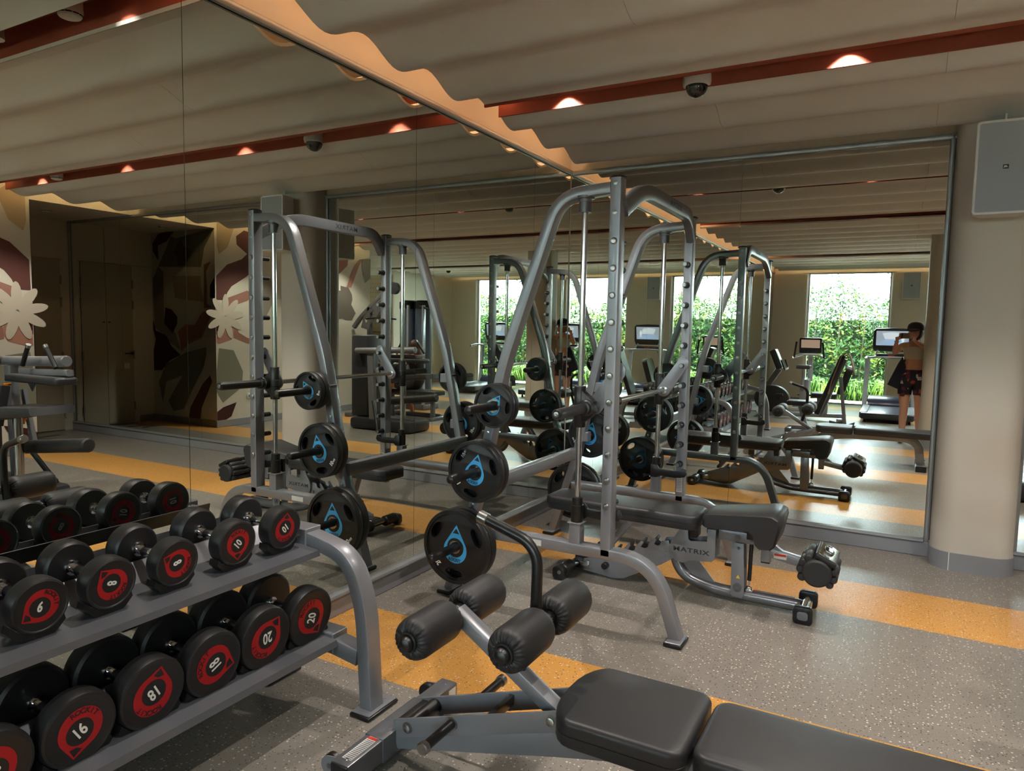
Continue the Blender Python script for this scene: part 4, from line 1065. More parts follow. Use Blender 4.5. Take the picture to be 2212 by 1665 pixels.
# curved round spine to the front foot
MB().tube([(1.40, yb, 0.245), (1.455, yb, 0.10), (1.63, yb, 0.050), (2.10, yb, 0.046)], 0.034, fil=[0, 0.13, 0.12, 0], n=24, seg=10).build('curved_spine', TUBE, AB)
MB().prism([(1.44, 0.21), (1.545, 0.205), (1.665, 0.065), (1.58, 0.045), (1.49, 0.09)], (0, yb, 0), (1, 0, 0), (0, 0, 1), 0.008).build('gusset', STEEL, AB)
fc = MB().cyl((2.125, yb-0.125, 0.046), (2.125, yb+0.125, 0.046), 0.030, 24).build('front_crossbar', CHROME, AB)
for s in (-1, 1):
    e = MB().prism(rrect(-0.048, -0.045, 0.048, 0.045, 0.022), (2.125, yb+s*0.128, 0.046), (1, 0, 0), (0, 0, 1), 0.042, bev=0.006).build('end_cap', PLAST, fc)
    MB().prism(rrect(-0.026, -0.022, 0.026, 0.022, 0.014), (2.125, yb+s*0.150, 0.046), (1, 0, 0), (0, 0, 1), 0.003, bev=0.001).lathe([(0.006, 0), (0.006, 0.003), (0, 0.004)], (2.125, yb+s*0.151, 0.046), (0, s, 0), 8).build('cap_bolt', GREYPL, e)
MB().b2((1.86, yb-0.012, 0.0815), (2.07, yb+0.012, 0.0822)).build('warning_label', GREYPL, AB, smooth=0)
MB().b2((1.86, yb-0.012, 0.0822), (1.875, yb+0.012, 0.0826)).build('label_header', WARNR, AB, smooth=0)
# front post, gas spring
for s in (-1, 1):
    MB().prism([(1.738, 0.345), (1.742, 0.055), (1.752, 0.042), (1.802, 0.040), (1.812, 0.055), (1.812, 0.125), (1.800, 0.345)], (0, yb+s*0.042, 0), (1, 0, 0), (0, 0, 1), 0.008, bev=0.001).build('post_plate', STEEL, AB)
MB().tube([(1.735, yb, 0.352), (1.74, yb, 0.385), (1.77, yb, 0.405), (1.80, yb, 0.385), (1.81, yb, 0.352)], 0.03, n=16).build('pivot_hood', STEEL, AB)
for x, z, r in ((1.777, 0.098, 0.024), (1.768, 0.372, 0.017), (1.775, 0.318, 0.008), (1.845, 0.378, 0.014)): bolts(AB, [(x, yb-0.0465, z)], (0, -1, 0), [(r, 0), (r, 0.004), (r*0.5, 0.004), (r*0.5, 0.010), (0, 0.010)], 18, STEELD)
MB().prism([(-0.011, -0.009), (0.011, -0.009), (0, 0.010)], (1.778, yb-0.0466, 0.158), (1, 0, 0), (0, 0, 1), 0.0008).build('warning_triangle', WARNY, AB, smooth=0)
MB().cyl((1.838, yb-0.02, 0.345), (1.834, yb-0.02, 0.140), 0.011, 18).build('gas_spring', PLAST, AB)
MB().cyl((1.834, yb-0.02, 0.140), (1.833, yb-0.02, 0.105), 0.0045, 12).ball((1.833, yb-0.02, 0.095), 0.014, (1.3, 0.7, 1)).b2((1.812, yb-0.03, 0.075), (1.856, yb-0.01, 0.092), 0.004).build('spring_rod', CHROME, AB)
# roller arm
ra = MB().sweep([(1.912, yb, 0.372), (1.912, yb, 0.258)], 0.048, 0.048, (0, 1, 0), rc=0.004).build('arm_socket', STEEL, AB)
MB().b2((1.888, yb-0.024, 0.250), (1.936, yb+0.024, 0.258), 0.003, 1).build('socket_cap', PLAST, ra)
arm = MB().sweep([(1.935, yb, 0.312), (2.19, yb, 0.268)], 0.050, 0.050, (0, 1, 0), rc=0.004).prism([(1.935, 0.372), (1.935, 0.33), (2.01, 0.32)], (0, yb, 0), (1, 0, 0), (0, 0, 1), 0.03).build('roller_arm', STEEL, AB)
MB().b2((1.955, yb-0.0262, 0.288), (2.02, yb-0.0252, 0.318)).build('warning_label', WARN, arm, smooth=0)
MB().b2((1.957, yb-0.0268, 0.303), (2.018, yb-0.0260, 0.316)).build('label_header', WARNR, arm, smooth=0)
ro = MB().lathe([(0, 0), (0.060, 0), (0.069, 0.006), (0.072, 0.016), (0.072, 0.344), (0.069, 0.354), (0.060, 0.36), (0, 0.36)], (2.185, yb-0.20, 0.295), (0, 1, 0), 40).build('foam_roller', VINYLD, AB)
# rear wheel bar
MB().cyl((0.795, yb-0.14, 0.055), (0.795, yb+0.16, 0.055), 0.024, 20).b2((0.80, yb-0.05, 0.035), (0.90, yb+0.05, 0.085), 0.004).build('rear_crossbar', CHROMED, AB)
for s in (-1, 1):
    e = MB().cyl((0.788, yb+s*0.075, 0.052), (0.788, yb+s*0.195, 0.052), 0.038, 26, ch=0.006).prism(rrect(-0.045, -0.048, 0.035, 0.03, 0.025), (0.780, yb+s*0.205, 0.052), (1, 0, 0), (0, 0, 1), 0.045, bev=0.008).build('rear_wheel', PLAST, AB)
    MB().lathe([(0.012, 0), (0.012, 0.002), (0.006, 0.003), (0.006, 0.006), (0, 0.006)], (0.782, yb+s*0.2275, 0.050), (0, s, 0), 12).build('wheel_bolt', BOLT, e)
# padded strap with a chromed plate wrapped round the bench roller
WS = thing('ankle_weight', 'black segmented padded weight strap with shiny silver plate on the bench roller', 'weight', (2.185, yb, 0.295))
cx_, cz_ = 2.185, 0.295
b = MB()
for ang in (205, 175, 148, 122):
    a = rad(ang); b.lathe([(0, 0), (0.016, 0.002), (0.022, 0.012), (0.022, 0.100), (0.018, 0.110), (0.018, 0.122), (0.022, 0.132), (0.022, 0.225), (0.016, 0.235), (0, 0.237)], (cx_+0.078*math.cos(a), yb-0.185, cz_+0.078*math.sin(a)), (0, 1, 0), 18)
for ang in (10, -18, -42):
    a = rad(ang); b.lathe([(0, 0), (0.014, 0.002), (0.019, 0.012), (0.019, 0.100), (0.015, 0.110), (0.015, 0.122), (0.019, 0.132), (0.019, 0.225), (0.014, 0.235), (0, 0.237)], (cx_+0.080*math.cos(a), yb-0.185, cz_+0.080*math.sin(a)), (0, 1, 0), 18)
b.build('padding', VINYLD, WS)
A = rad(64); Nn = Vector((math.cos(A), 0, math.sin(A))); Tt = Vector((math.sin(A), 0, -math.cos(A)))
c = Vector((cx_, yb-0.065, cz_))+Nn*0.092
MB().prism(rrect(-0.055, -0.125, 0.055, 0.125, 0.01), c-Nn*0.012, Tt, (0, 1, 0), 0.024, bev=0.004).build('plate_base', PLAST, WS)
pp = MB().prism(rrect(-0.046, -0.112, 0.046, 0.112, 0.004), c+Nn*0.002, Tt, (0, 1, 0), 0.004, bev=0.0006).build('chrome_plate', mat('brushed_plate', (0.74, 0.72, 0.67), 0.22, 1.0), WS)
MB().prism(rrect(-0.026, -0.036, 0.026, 0.036, 0.018), c+Nn*0.008, Tt, (0, 1, 0), 0.012, bev=0.004).build('badge', CHROMED, pp)
MB().prism([(x*0.012, z*0.012) for x, z in circ(1, 14)], c+Nn*0.0045+Vector((0, 0.098, 0)), Tt, (0, 1, 0), 0.003).prism([(x*0.012, z*0.012) for x, z in circ(1, 14)], c+Nn*0.0045-Vector((0, 0.098, 0)), Tt, (0, 1, 0), 0.003).build('rivet', PLAST, pp)
# ================================================================= things seen only in the mirrors
NAVY = mat('navy_belt', (0.16, 0.18, 0.28), 0.30, 0, 0.5, 0.05)
SILB = mat('pale_silver', (0.70, 0.73, 0.78), 0.25, 0.5)
CONS = mat('console_shell', (0.20, 0.20, 0.22), 0.35)
SHROUD = mat('blue_grey_shroud', (0.36, 0.41, 0.48), 0.28, 0.2, 0.5, 0.03)
PEG = mat('pegboard', (0.87, 0.80, 0.70), 0.6)
TOWEL = mat('beige_towel', (0.72, 0.64, 0.58), 0.9, 0, 0.1, 0.08, 30, 0.3, 400)
SCR = emat('screen_blue', (0.30, 0.42, 0.62), 0.28)
SCR2 = emat('screen_sky', (0.62, 0.72, 0.86), 0.36)
SCR3 = emat('screen_brown', (0.42, 0.24, 0.18), 0.24)
SCRD = emat('screen_dark', (0.16, 0.18, 0.22), 0.35)
LCD = emat('screen_green', (0.25, 0.8, 0.30), 0.25)

def treadmill(xc, label):
    t = thing('treadmill', label, 'treadmill', (xc, -8.9, 0), 'treadmills along the windows')
    x0, x1 = xc-0.42, xc+0.42
    MB().b2((x0+0.12, -9.55, 0.115), (x1-0.12, -7.93, 0.165), 0.01).build('belt', NAVY, t)
    for s in (-1, 1): MB().b2((xc+s*0.36-0.06, -9.6, 0.07), (xc+s*0.36+0.06, -7.90, 0.175), 0.015).build('side_rail', GREYPL, t)
    MB().b2((x0+0.02, -7.93, 0.06), (x1-0.02, -7.86, 0.165), 0.02).build('rear_roller', CONS, t)
    MB().prism([(-9.32, 0.17), (-9.36, 0.24), (-9.50, 0.315), (-9.80, 0.325), (-9.92, 0.25), (-9.93, 0.05), (-9.32, 0.05)], (xc, 0, 0), (0, 1, 0), (0, 0, 1), 0.70, bev=0.015).build('motor_hood', NAVY, t)
    for s in (-1, 1):
        for y in (-7.96, -9.7): MB().cyl((xc+s*0.34, y, 0), (xc+s*0.34, y, 0.07), 0.022, 12, r2=0.012).build('levelling_foot', PLAST, t)
        MB().sweep([(xc+s*0.405, -9.42, 0.08), (xc+s*0.395, -9.55, 1.06)], 0.05, 0.085, (0, 1, 0), rc=0.01).build('upright', SILB, t)
        MB().tube([(xc+s*0.395, -9.56, 1.06), (xc+s*0.40, -9.20, 1.075), (xc+s*0.40, -8.98, 1.04)], 0.024, side=(1, 0, 0), fil=0.08).build('handrail', GREYPL, t)
    MB().tube([(xc-0.40, -9.50, 1.055), (xc-0.2, -9.44, 1.075), (xc+0.2, -9.44, 1.075), (xc+0.40, -9.50, 1.055)], 0.021, side=(0, 0, 1), fil=0.1).build('crossbar', SILB, t)
    MB().b2((xc-0.25, -9.62, 1.085), (xc+0.25, -9.46, 1.14), 0.02).build('control_tray', CONS, t)
    MB().b2((xc-0.05, -9.455, 1.075), (xc+0.05, -9.43, 1.115), 0.004).build('safety_key', WARNR, t)
    c = MB().prism([(-0.30, -0.22), (0.30, -0.22), (0.325, -0.13), (0.315, 0.17), (0.28, 0.215), (0, 0.228), (-0.28, 0.215), (-0.315, 0.17), (-0.325, -0.13)], (xc, -9.55, 1.40), (-1, 0, 0), (0, 0.18, 1), 0.07, bev=0.012).build('console', CONS, t)
    U, W = Vector((-1, 0, 0)), Vector((0, 0.18, 1)).normalized(); N = U.cross(W)
    o = Vector((xc, -9.55, 1.40))+N*0.0362
    if N.y < 0: o = Vector((xc, -9.55, 1.40))-N*0.0362
    MB().prism(rrect(-0.27, -0.10, 0.27, 0.175, 0.01), o, U, W, 0.001).build('screen', SCR, c, smooth=0)
    nn = Vector((0, 1, -0.18)).normalized()
    MB().prism([(-0.15, 0.02), (0.12, 0.02), (0.17, 0.13), (0.02, 0.155), (-0.12, 0.14)], o+nn*0.001, U, W, 0.0008).build('screen_picture', SCR2, c, smooth=0)
    MB().prism([(-0.26, -0.095), (0.26, -0.095), (0.12, 0.02), (-0.15, 0.02)], o+nn*0.001, U, W, 0.0008).build('screen_picture', emat('screen_water', (0.22, 0.42, 0.75), 0.36), c, smooth=0)
    MB().prism([(-0.22, -0.08), (-0.19, -0.02), (-0.2, 0.04), (-0.17, 0.10), (-0.14, 0.04), (-0.16, -0.02), (-0.13, -0.08), (-0.17, -0.03)], o+nn*0.002, U, W, 0.0008).build('screen_figure', emat('screen_pale', (0.7, 0.85, 1.0), 0.4), c, smooth=0)
    for s in (-1, 1): MB().tube([(xc+s*0.23, -9.53, 1.20), (xc+s*0.27, -9.50, 1.10)], 0.015, side=(0, 1, 0)).build('console_arm', SILB, t)
    return t
treadmill(2.36, 'treadmill on the right behind the photographer, seen in the end wall mirror')
treadmill(4.30, 'treadmill in the middle of the window row, seen behind the doubled reflections')
treadmill(6.22, 'treadmill farthest from the left mirror along the windows')

# upright exercise bike
t = thing('exercise_bike', 'upright exercise bike with brown screen before the far window', 'bike', (0.92, -9.1, 0))
MB().sweep([(0.66, -8.75, 0.05), (1.18, -8.75, 0.05)], 0.06, 0.06, (0, 1, 0), rc=0.01).sweep([(0.66, -9.6, 0.05), (1.18, -9.6, 0.05)], 0.06, 0.06, (0, 1, 0), rc=0.01).sweep([(0.92, -8.75, 0.06), (0.92, -9.6, 0.06)], 0.08, 0.07, (1, 0, 0), rc=0.01).build('base', SILB, t)
MB().prism([(-8.95, 0.08), (-9.0, 0.42), (-9.12, 0.60), (-9.38, 0.62), (-9.5, 0.40), (-9.48, 0.08)], (0.92, 0, 0), (0, 1, 0), (0, 0, 1), 0.15, bev=0.03).build('body_shroud', GREYPL, t)
MB().cyl((0.90, -8.98, 0.45), (0.90, -8.92, 0.82), 0.028, 16).build('seat_post', SILB, t)
MB().pad([(x+0.91, y-8.88) for x, y in ((-0.14, -0.03), (-0.11, 0.08), (0, 0.11), (0.11, 0.08), (0.14, -0.03), (0.05, -0.14), (0.02, -0.20), (-0.02, -0.20), (-0.05, -0.14))][::-1], (0, 0, 0.82), (1, 0, 0), (0, 1, 0), 0.075, r=0.025).build('seat', CONS, t, smooth=0.8)
MB().sweep([(0.98, -9.42, 0.55), (0.96, -9.50, 1.05)], 0.09, 0.05, (1, 0, 0), rc=0.01).build('mast', SILB, t)
c = MB().prism(rrect(-0.205, -0.14, 0.205, 0.17, 0.03), (0.95, -9.50, 1.24), (-1, 0, 0), (0, 0.15, 1), 0.05, bev=0.01).build('console', CONS, t)
MB().prism(rrect(-0.17, -0.03, 0.17, 0.13, 0.005), (0.95, -9.4735, 1.24), (-1, 0, 0), (0, 0.15, 1), 0.002).build('screen', SCR3, c, smooth=0)
MB().tube([(0.66, -9.30, 1.02), (0.80, -9.38, 1.08), (1.10, -9.38, 1.08), (1.24, -9.30, 1.02)], 0.022, side=(0, 0, 1), fil=0.08).build('handlebar', SILB, t)
for s in (-1, 1):
    MB().tube([(0.95+s*0.27, -9.30, 1.02), (0.95+s*0.235, -9.28, 1.33)], 0.018, side=(0, 1, 0)).build('horn_grip', PLAST, t)
    MB().b2((0.92+s*0.16-0.05, -9.2-s*0.12, 0.25+s*0.08), (0.92+s*0.16+0.05, -9.05-s*0.12, 0.28+s*0.08), 0.006).cyl((0.92, -9.2, 0.30), (0.92+s*0.13, -9.2, 0.30), 0.015, 10).build('pedal', PLAST, t)
# recumbent bike, side on
t = thing('exercise_bike', 'recumbent bike with dark disc body and tilted green display, left of the far window', 'bike', (1.0, -7.7, 0))
MB().sweep([(0.25, -7.7, 0.05), (1.75, -7.7, 0.10)], 0.10, 0.07, (0, 1, 0), rc=0.012).b2((0.28, -7.95, 0.0), (0.36, -7.45, 0.06), 0.01).b2((1.62, -7.95, 0.0), (1.70, -7.45, 0.07), 0.01).build('base', SILB, t)
MB().prism([(0.54+0.30*math.cos(a), 0.33+0.24*math.sin(a)) for a in [2*PI*i/32 for i in range(32)]], (0, -7.7, 0), (1, 0, 0), (0, 0, 1), 0.16, bev=0.03).build('flywheel_shroud', CONS, t)
MB().sweep([(0.42, -7.7, 0.50), (0.64, -7.7, 0.86)], 0.08, 0.10, (0, 1, 0), rc=0.015).build('neck', GREYPL, t)
c = MB().prism(rrect(-0.055, -0.17, 0.055, 0.19, 0.03), (0.60, -7.7, 1.02), (1, 0, 0.42), (-0.42, 0, 1), 0.30, bev=0.012).build('console', CONS, t)
MB().prism(rrect(-0.11, -0.02, 0.11, 0.13, 0.01), Vector((0.60, -7.7, 1.02))+Vector((0.92, 0, 0.39))*0.0565, (0, -1, 0), (-0.42, 0, 1), 0.003).build('screen', LCD, c, smooth=0)
MB().tube([(0.70, -7.92, 1.02), (0.76, -7.92, 0.86), (0.76, -7.48, 0.86), (0.70, -7.48, 1.02)], 0.016, side=(1, 0, 0.2), fil=0.05).build('handlebar', PLAST, t)
for s in (-1, 1): MB().b2((0.62, -7.7+s*0.15-0.05, 0.30+s*0.1), (0.74, -7.7+s*0.15+0.05, 0.33+s*0.1), 0.006).cyl((0.68, -7.7, 0.34), (0.68, -7.7+s*0.12, 0.34), 0.014, 10).build('pedal', PLAST, t)
MB().b2((1.28, -7.75, 0.10), (1.46, -7.65, 0.40), 0.02).build('seat_frame', SILB, t)
MB().pad([(x+1.40, y-7.7) for x, y in rrect(-0.20, -0.22, 0.20, 0.22, 0.06)], (0, 0, 0.40), (1, 0, 0), (0, 1, 0), 0.08, r=0.025).build('seat', VINYL, t, smooth=0.8)
MB().pad([(x, y-7.7) for x, y in rrect(0.0, -0.20, 0.50, 0.20, 0.09)], (1.60, 0, 0.48), (0.30, 0, 1), (0, 1, 0), -0.07, r=0.02).build('backrest', VINYL, t, smooth=0.8)

# adjustable bench with a towel
t = thing('adjustable_bench', 'incline bench with raised backrest and beige towel, seen in the end wall mirror', 'bench', (1.6, -6.05, 0))
yy = -6.05
MB().pad([(x, y+yy) for x, y in rrect(0.0, -0.15, 0.95, 0.15, 0.05)], (1.475, 0, 0.27), (0.335, 0, 0.94), (0, 1, 0), 0.07, r=0.018).build('back_pad', VINYL, t, smooth=0.8)
MB().pad([(x, y+yy) for x, y in rrect(1.02, -0.15, 1.40, 0.15, 0.05)], (0, 0, 0.40), (1, 0, 0), (0, 1, 0), 0.07, r=0.018).build('seat_pad', VINYL, t, smooth=0.8)
MB().sweep([(1.50, yy, 0.26), (1.80, yy, 1.12)], 0.05, 0.04, (0, 1, 0), rc=0.004).build('back_rail', STEEL, t)
for s in (-1, 1): MB().sweep([(1.74, yy+s*0.045, 0.86), (1.84, yy+s*0.045, 0.08)], 0.010, 0.045, (0, 1, 0), rc=0.002).build('strut', STEEL, t)
MB().sweep([(1.05, yy, 0.05), (1.5, yy, 0.06), (2.15, yy, 0.05)], 0.06, 0.06, (0, 1, 0), rc=0.006).sweep([(1.20, yy, 0.40), (1.30, yy, 0.05)], 0.05, 0.06, (0, 1, 0), rc=0.004).build('spine', STEEL, t)
MB().prism([(1.62, 0.05), (2.20, 0.05), (2.18, 0.09), (2.10, 0.13), (2.11, 0.17), (2.00, 0.12), (1.96, 0.15), (1.97, 0.20), (1.86, 0.15), (1.82, 0.18), (1.84, 0.23), (1.72, 0.18), (1.62, 0.20)], (0, yy+0.04, 0), (1, 0, 0), (0, 0, 1), 0.006).build('ladder_plate', STEELD, t)
MB().b2((1.02, yy-0.22, 0), (1.10, yy+0.22, 0.06), 0.008).b2((2.12, yy-0.22, 0), (2.20, yy+0.22, 0.06), 0.008).build('foot_bar', STEELD, t)
d = Vector((0.335, 0, 0.94)).normalized()
tw = MB().sheet([(1.60, 0.60), (1.64, 0.80), (1.70, 1.00), (1.745, 1.14), (1.76, 1.19), (1.80, 1.225), (1.845, 1.215), (1.875, 1.17), (1.905, 1.08), (1.93, 0.97), (1.955, 0.90)], (0, yy+0.19, 0), 0.38, th=0.012)
tag(tw.build('towel', TOWEL, None, smooth=1.2), 'beige towel draped over the raised backrest of the incline bench', 'towel')
for v in bpy.data.objects['towel'].data.vertices:
    v.co.x -= 0.012; v.co.x += 0.006*math.sin(v.co.y*60); v.co.z -= 0.010*math.sin(v.co.y*23)

# leg curl machine left of the rack, only in the left mirror
t = thing('leg_machine', 'leg curl machine with black pads and orange knobs, at the left edge in the mirror', 'exercise machine', (3.8, -2.45, 0))
MB().b2((3.36, -2.75, 0.0), (4.45, -2.25, 0.17), 0.05).build('base_block', CONS, t)
MB().sweep([(4.06, -2.32, 0.16), (4.10, -2.32, 1.10)], 0.07, 0.10, (0, 1, 0), rc=0.01).build('main_post', STEEL, t)
MB().cyl((4.35, -2.30, 1.128), (3.50, -2.30, 1.158), 0.042, 24).build('top_tube', STEEL, t)
MB().cyl((3.50, -2.30, 1.158), (3.305, -2.30, 1.165), 0.045, 24, ch=0.004).build('counterweight', STEEL, t)
MB().sweep([(3.90, -2.34, 1.06), (3.19, -2.34, 1.08)], 0.05, 0.05, (0, 1, 0), rc=0.006).build('thigh_tube', STEEL, t)
MB().prism([(3.62, 1.08), (3.92, 1.08), (3.76, 0.90)], (0, -2.33, 0), (1, 0, 0), (0, 0, 1), 0.01).build('bracket', STEELD, t)
MB().pad([(x, y-2.37) for x, y in rrect(3.17, -0.09, 3.95, 0.09, 0.04)], (0, 0, 0.985), (1, 0, 0), (0, 1, 0), 0.06, r=0.02).build('thigh_pad', VINYL, t, smooth=0.8)
MB().pad([(x, y) for x, y in ((3.70, -0.16), (4.15, -0.13), (4.15, 0.13), (3.70, 0.16))], (0, -2.55, 0.80), (1, 0, 0), (0, 0.2, 1), 0.08, r=0.02).build('backrest', VINYL, t, smooth=0.8)
MB().prism([(3.13, 0.775), (3.16, 0.835), (3.75, 0.80), (3.95, 0.72), (3.80, 0.68), (3.55, 0.72)], (0, -2.50, 0), (1, 0, 0), (0, 0, 1), 0.34, bev=0.02).build('seat_pad', VINYL, t)
MB().cyl((3.66, -2.5, 0.72), (3.66, -2.5, 0.16), 0.035, 20).build('seat_post', CHROMED, t)
MB().sweep([(3.98, -2.29, 0.90), (3.84, -2.29, 0.44)], 0.04, 0.055, (0, 1, 0), rc=0.01).build('lever_arm', STEEL, t)
MB().cyl((3.84, -2.26, 0.43), (3.84, -2.34, 0.43), 0.034, 22, ch=0.003).build('lever_cap', BOLT, t)
MB().cyl((3.86, -2.34, 0.43), (2.97, -2.34, 0.53), 0.056, 28, ch=0.012).build('leg_roller', VINYLD, t)
MB().tube([(4.02, -2.27, 0.42), (3.98, -2.24, 0.36), (3.80, -2.10, 0.02)], 0.022, side=(0, 1, 0), fil=0.04).build('side_handle', PLAST, t)
for x, z in ((4.0, 0.93), (3.78, 0.66)): MB().cyl((x, -2.40, z-0.025), (x, -2.40, z+0.01), 0.012, 12).lathe([(0, 0.01), (0.028, 0.012), (0.030, 0.025), (0.02, 0.032), (0, 0.033)], (x, -2.40, z), (0, 0, 1), 16).build('orange_knob', ORANGEP, t)
for x, dx in ((3.72, -0.09), (3.24, 0.12)): 
    g = MB().cyl((x, -2.42, 1.12), (x+dx, -2.42, 1.27), 0.018, 14).build('hand_grip', PLAST, t)
    MB().cyl((x+dx, -2.42, 1.27), (x+dx*1.15, -2.42, 1.292), 0.020, 14).build('grip_tip', BOLT, g)
MB().b2((4.20, -2.75, 0.17), (4.50, -2.35, 1.35), 0.03).build('weight_shroud', CONS, t)

# cable machine with towers, and its long seat
t = thing('cable_machine', 'cable machine with blue-grey weight towers and lat arm, beside the mural', 'exercise machine', (5.2, -4.7, 0))
MB().b2((4.85, -5.10, 0.0), (5.55, -4.62, 0.10), 0.02).b2((4.0, -3.98, 0.0), (5.40, -3.90, 0.07), 0.015).b2((5.30, -4.7, 0.0), (5.40, -3.2, 0.07), 0.015).build('base_frame', STEELD, t)
for i, x in enumerate((5.36, 5.03)):
    MB().lathe([(0, 0), (0.155, 0.0), (0.155, 1.72), (0, 1.72)], (x, -4.85, 0.1), (0, 0, 1), 28).build('weight_tower', SHROUD, t)
    MB().lathe([(0, 0), (0.165, 0.0), (0.165, 0.12), (0.12, 0.15), (0, 0.15)], (x, -4.85, 1.80), (0, 0, 1), 28).build('tower_cap', PLAST, t)
    MB().b2((x-0.18, -4.66, 0.1), (x-0.14, -4.60, 1.86), 0.008).build('guide_column', SILB, t)
m_ = MB().b2((4.845, -4.66, 0.1), (4.86, -4.58, 1.80), 0.003).build('logo_panel', SILB, t)
mb = MB(); put_text(mb, 'MATRIX', (4.8445, -4.62, 1.20), (0, 0, 1), (0, -1, 0), 0.05, bold=0.001, sx=1.6); mb.build('lettering', INK, m_, smooth=0)
MB().cyl((4.95, -4.62, 1.84), (4.68, -4.62, 1.78), 0.02, 14).build('chin_bar', PLAST, t)
MB().sweep([(6.0-0.10, -4.0, 1.45), (5.75, -4.0, 1.62), (5.05, -4.0, 2.20)], 0.07, 0.07, (0, 1, 0), rc=0.008, fil=0.1).sweep([(5.55, -4.0, 0.07), (5.55, -4.0, 1.80)], 0.07, 0.07, (0, 1, 0), rc=0.008).build('lat_arm', STEELD, t)
MB().prism([(5.72, 1.45), (5.60, 1.42), (5.18, 1.85), (5.15, 2.0), (5.22, 2.03), (5.65, 1.68)], (0, -3.98, 0), (1, 0, 0), (0, 0, 1), 0.02, holes=[[(5.62, 1.52), (5.42, 1.70), (5.45, 1.75), (5.65, 1.60)], [(5.30, 1.80), (5.22, 1.88), (5.24, 1.95), (5.34, 1.87)]]).build('gusset', STEELD, t)
MB().cyl((5.02, -3.96, 2.12), (5.02, -4.04, 2.12), 0.10, 24).build('pulley', CONS, t)
MB().tube([(5.55, -3.9, 1.60), (5.25, -3.9, 1.63), (4.9, -3.9, 1.60)], 0.014, side=(0, 1, 0), fil=0.1).build('pull_bar', PLAST, t)
MB().tube([(5.80, -3.99, 0.05), (5.80, -3.99, 1.18)], 0.03, side=(0, 1, 0)).build('side_post', SILB, t)
t = thing('bench', 'long low black seat of the cable machine with a woman sitting on it', 'bench', (4.3, -3.72, 0))
MB().pad([(x, y-3.72) for x, y in rrect(3.86, -0.15, 4.95, 0.15, 0.04)], (0, 0, 0.40), (1, 0, 0), (0, 1, 0), 0.07, r=0.018).build('seat_pad', VINYL, t, smooth=0.8)
MB().b2((3.95, -3.74, 0.36), (4.9, -3.70, 0.40)).b2((3.98, -3.75, 0.0), (4.04, -3.69, 0.37), 0.005).b2((4.80, -3.75, 0.0), (4.86, -3.69, 0.37), 0.005).b2((3.90, -3.92, 0.0), (3.98, -3.52, 0.05), 0.01).build('frame', STEELD, t)

# pegboard wall with shelves and rolled mats
t = thing('pegboard', 'cream pegboard with wooden shelf ledges and rolled mats beside the mural', 'board', (6.2, -5.2, 0))
MB().b2((5.98, -5.20, 0.10), (6.60, -5.15, 2.45), 0.006).build('board', PEG, t)
mb = MB()
for i in range(9):
    for k in range(26): mb.cyl((6.02+0.06*i, -5.149, 0.25+0.085*k), (6.02+0.06*i, -5.1485, 0.25+0.085*k), 0.007, 6)
tag(mb.build('peg_holes', INK, t, smooth=0), kind='stuff')
WOOD = mat('shelf_wood', (0.62, 0.36, 0.22), 0.5, 0, 0.4, 0.15, 20)
for z in (0.80, 1.36, 1.66): MB().b2((5.99, -5.15, z), (6.58, -5.00, z+0.02), 0.003).build('shelf', WOOD, t)
for i in range(3):
    tag(MB().cyl((6.08+0.16*i, -5.075, 0.82), (6.08+0.16*i, -5.075, 1.30), 0.065, 18).build('exercise_mat', mat('olive_mat', (0.52, 0.50, 0.40), 0.8), None, org=V(6.08+0.16*i, -5.075, 0.82)), 'rolled olive exercise mat standing on the pegboard shelf, %s' % ('left one', 'middle one', 'right one')[i], 'mat', 'rolled mats on the pegboard shelf')

# ================================================================= people
def skin_body(verts, edges, name, m, parent, root=0, sub=2, org=None):
    me = bpy.data.meshes.new(name); me.from_pydata([v[:3] for v in verts], edges, [])
    ob = bpy.data.objects.new(name+'_tmp', me); COL.objects.link(ob)
    ob.modifiers.new('s', 'SKIN')
    sv = me.skin_vertices[0].data
    for i, v in enumerate(verts):
        r = v[3]; sv[i].radius = (r, r) if not isinstance(r, tuple) else r
        sv[i].use_root = (i == root)
    ob.modifiers['s'].use_smooth_shade = True
    su = ob.modifiers.new('u', 'SUBSURF'); su.levels = sub; su.render_levels = sub
    dg = bpy.context.evaluated_depsgraph_get(); dg.update()
    out = bpy.data.meshes.new_from_object(ob.evaluated_get(dg))
    bpy.data.objects.remove(ob); bpy.data.meshes.remove(me)
    return out
def mesh_obj(me, name, m, parent, smooth=1.4):
    b = MB(); b.addmesh(me); return b.build(name, m, parent, smooth=smooth)
SKIN = mat('skin', (0.86, 0.66, 0.56), 0.55, 0, 0.35, 0.04, 8)
SKIN2 = mat('tanned_skin', (0.72, 0.45, 0.34), 0.5, 0, 0.35, 0.04, 8)
HAIRB = mat('brown_hair', (0.27, 0.16, 0.12), 0.55, 0, 0.4, 0.25, 60, 0.4, 90)
CAPM = mat('dark_cap', (0.17, 0.16, 0.20), 0.7)
BRA = mat('pale_sports_top', (0.84, 0.83, 0.79), 0.8)
BLACKC = mat('black_cloth', (0.09, 0.09, 0.10), 0.8)
NAVYC = mat('navy_canvas', (0.13, 0.15, 0.22), 0.85)
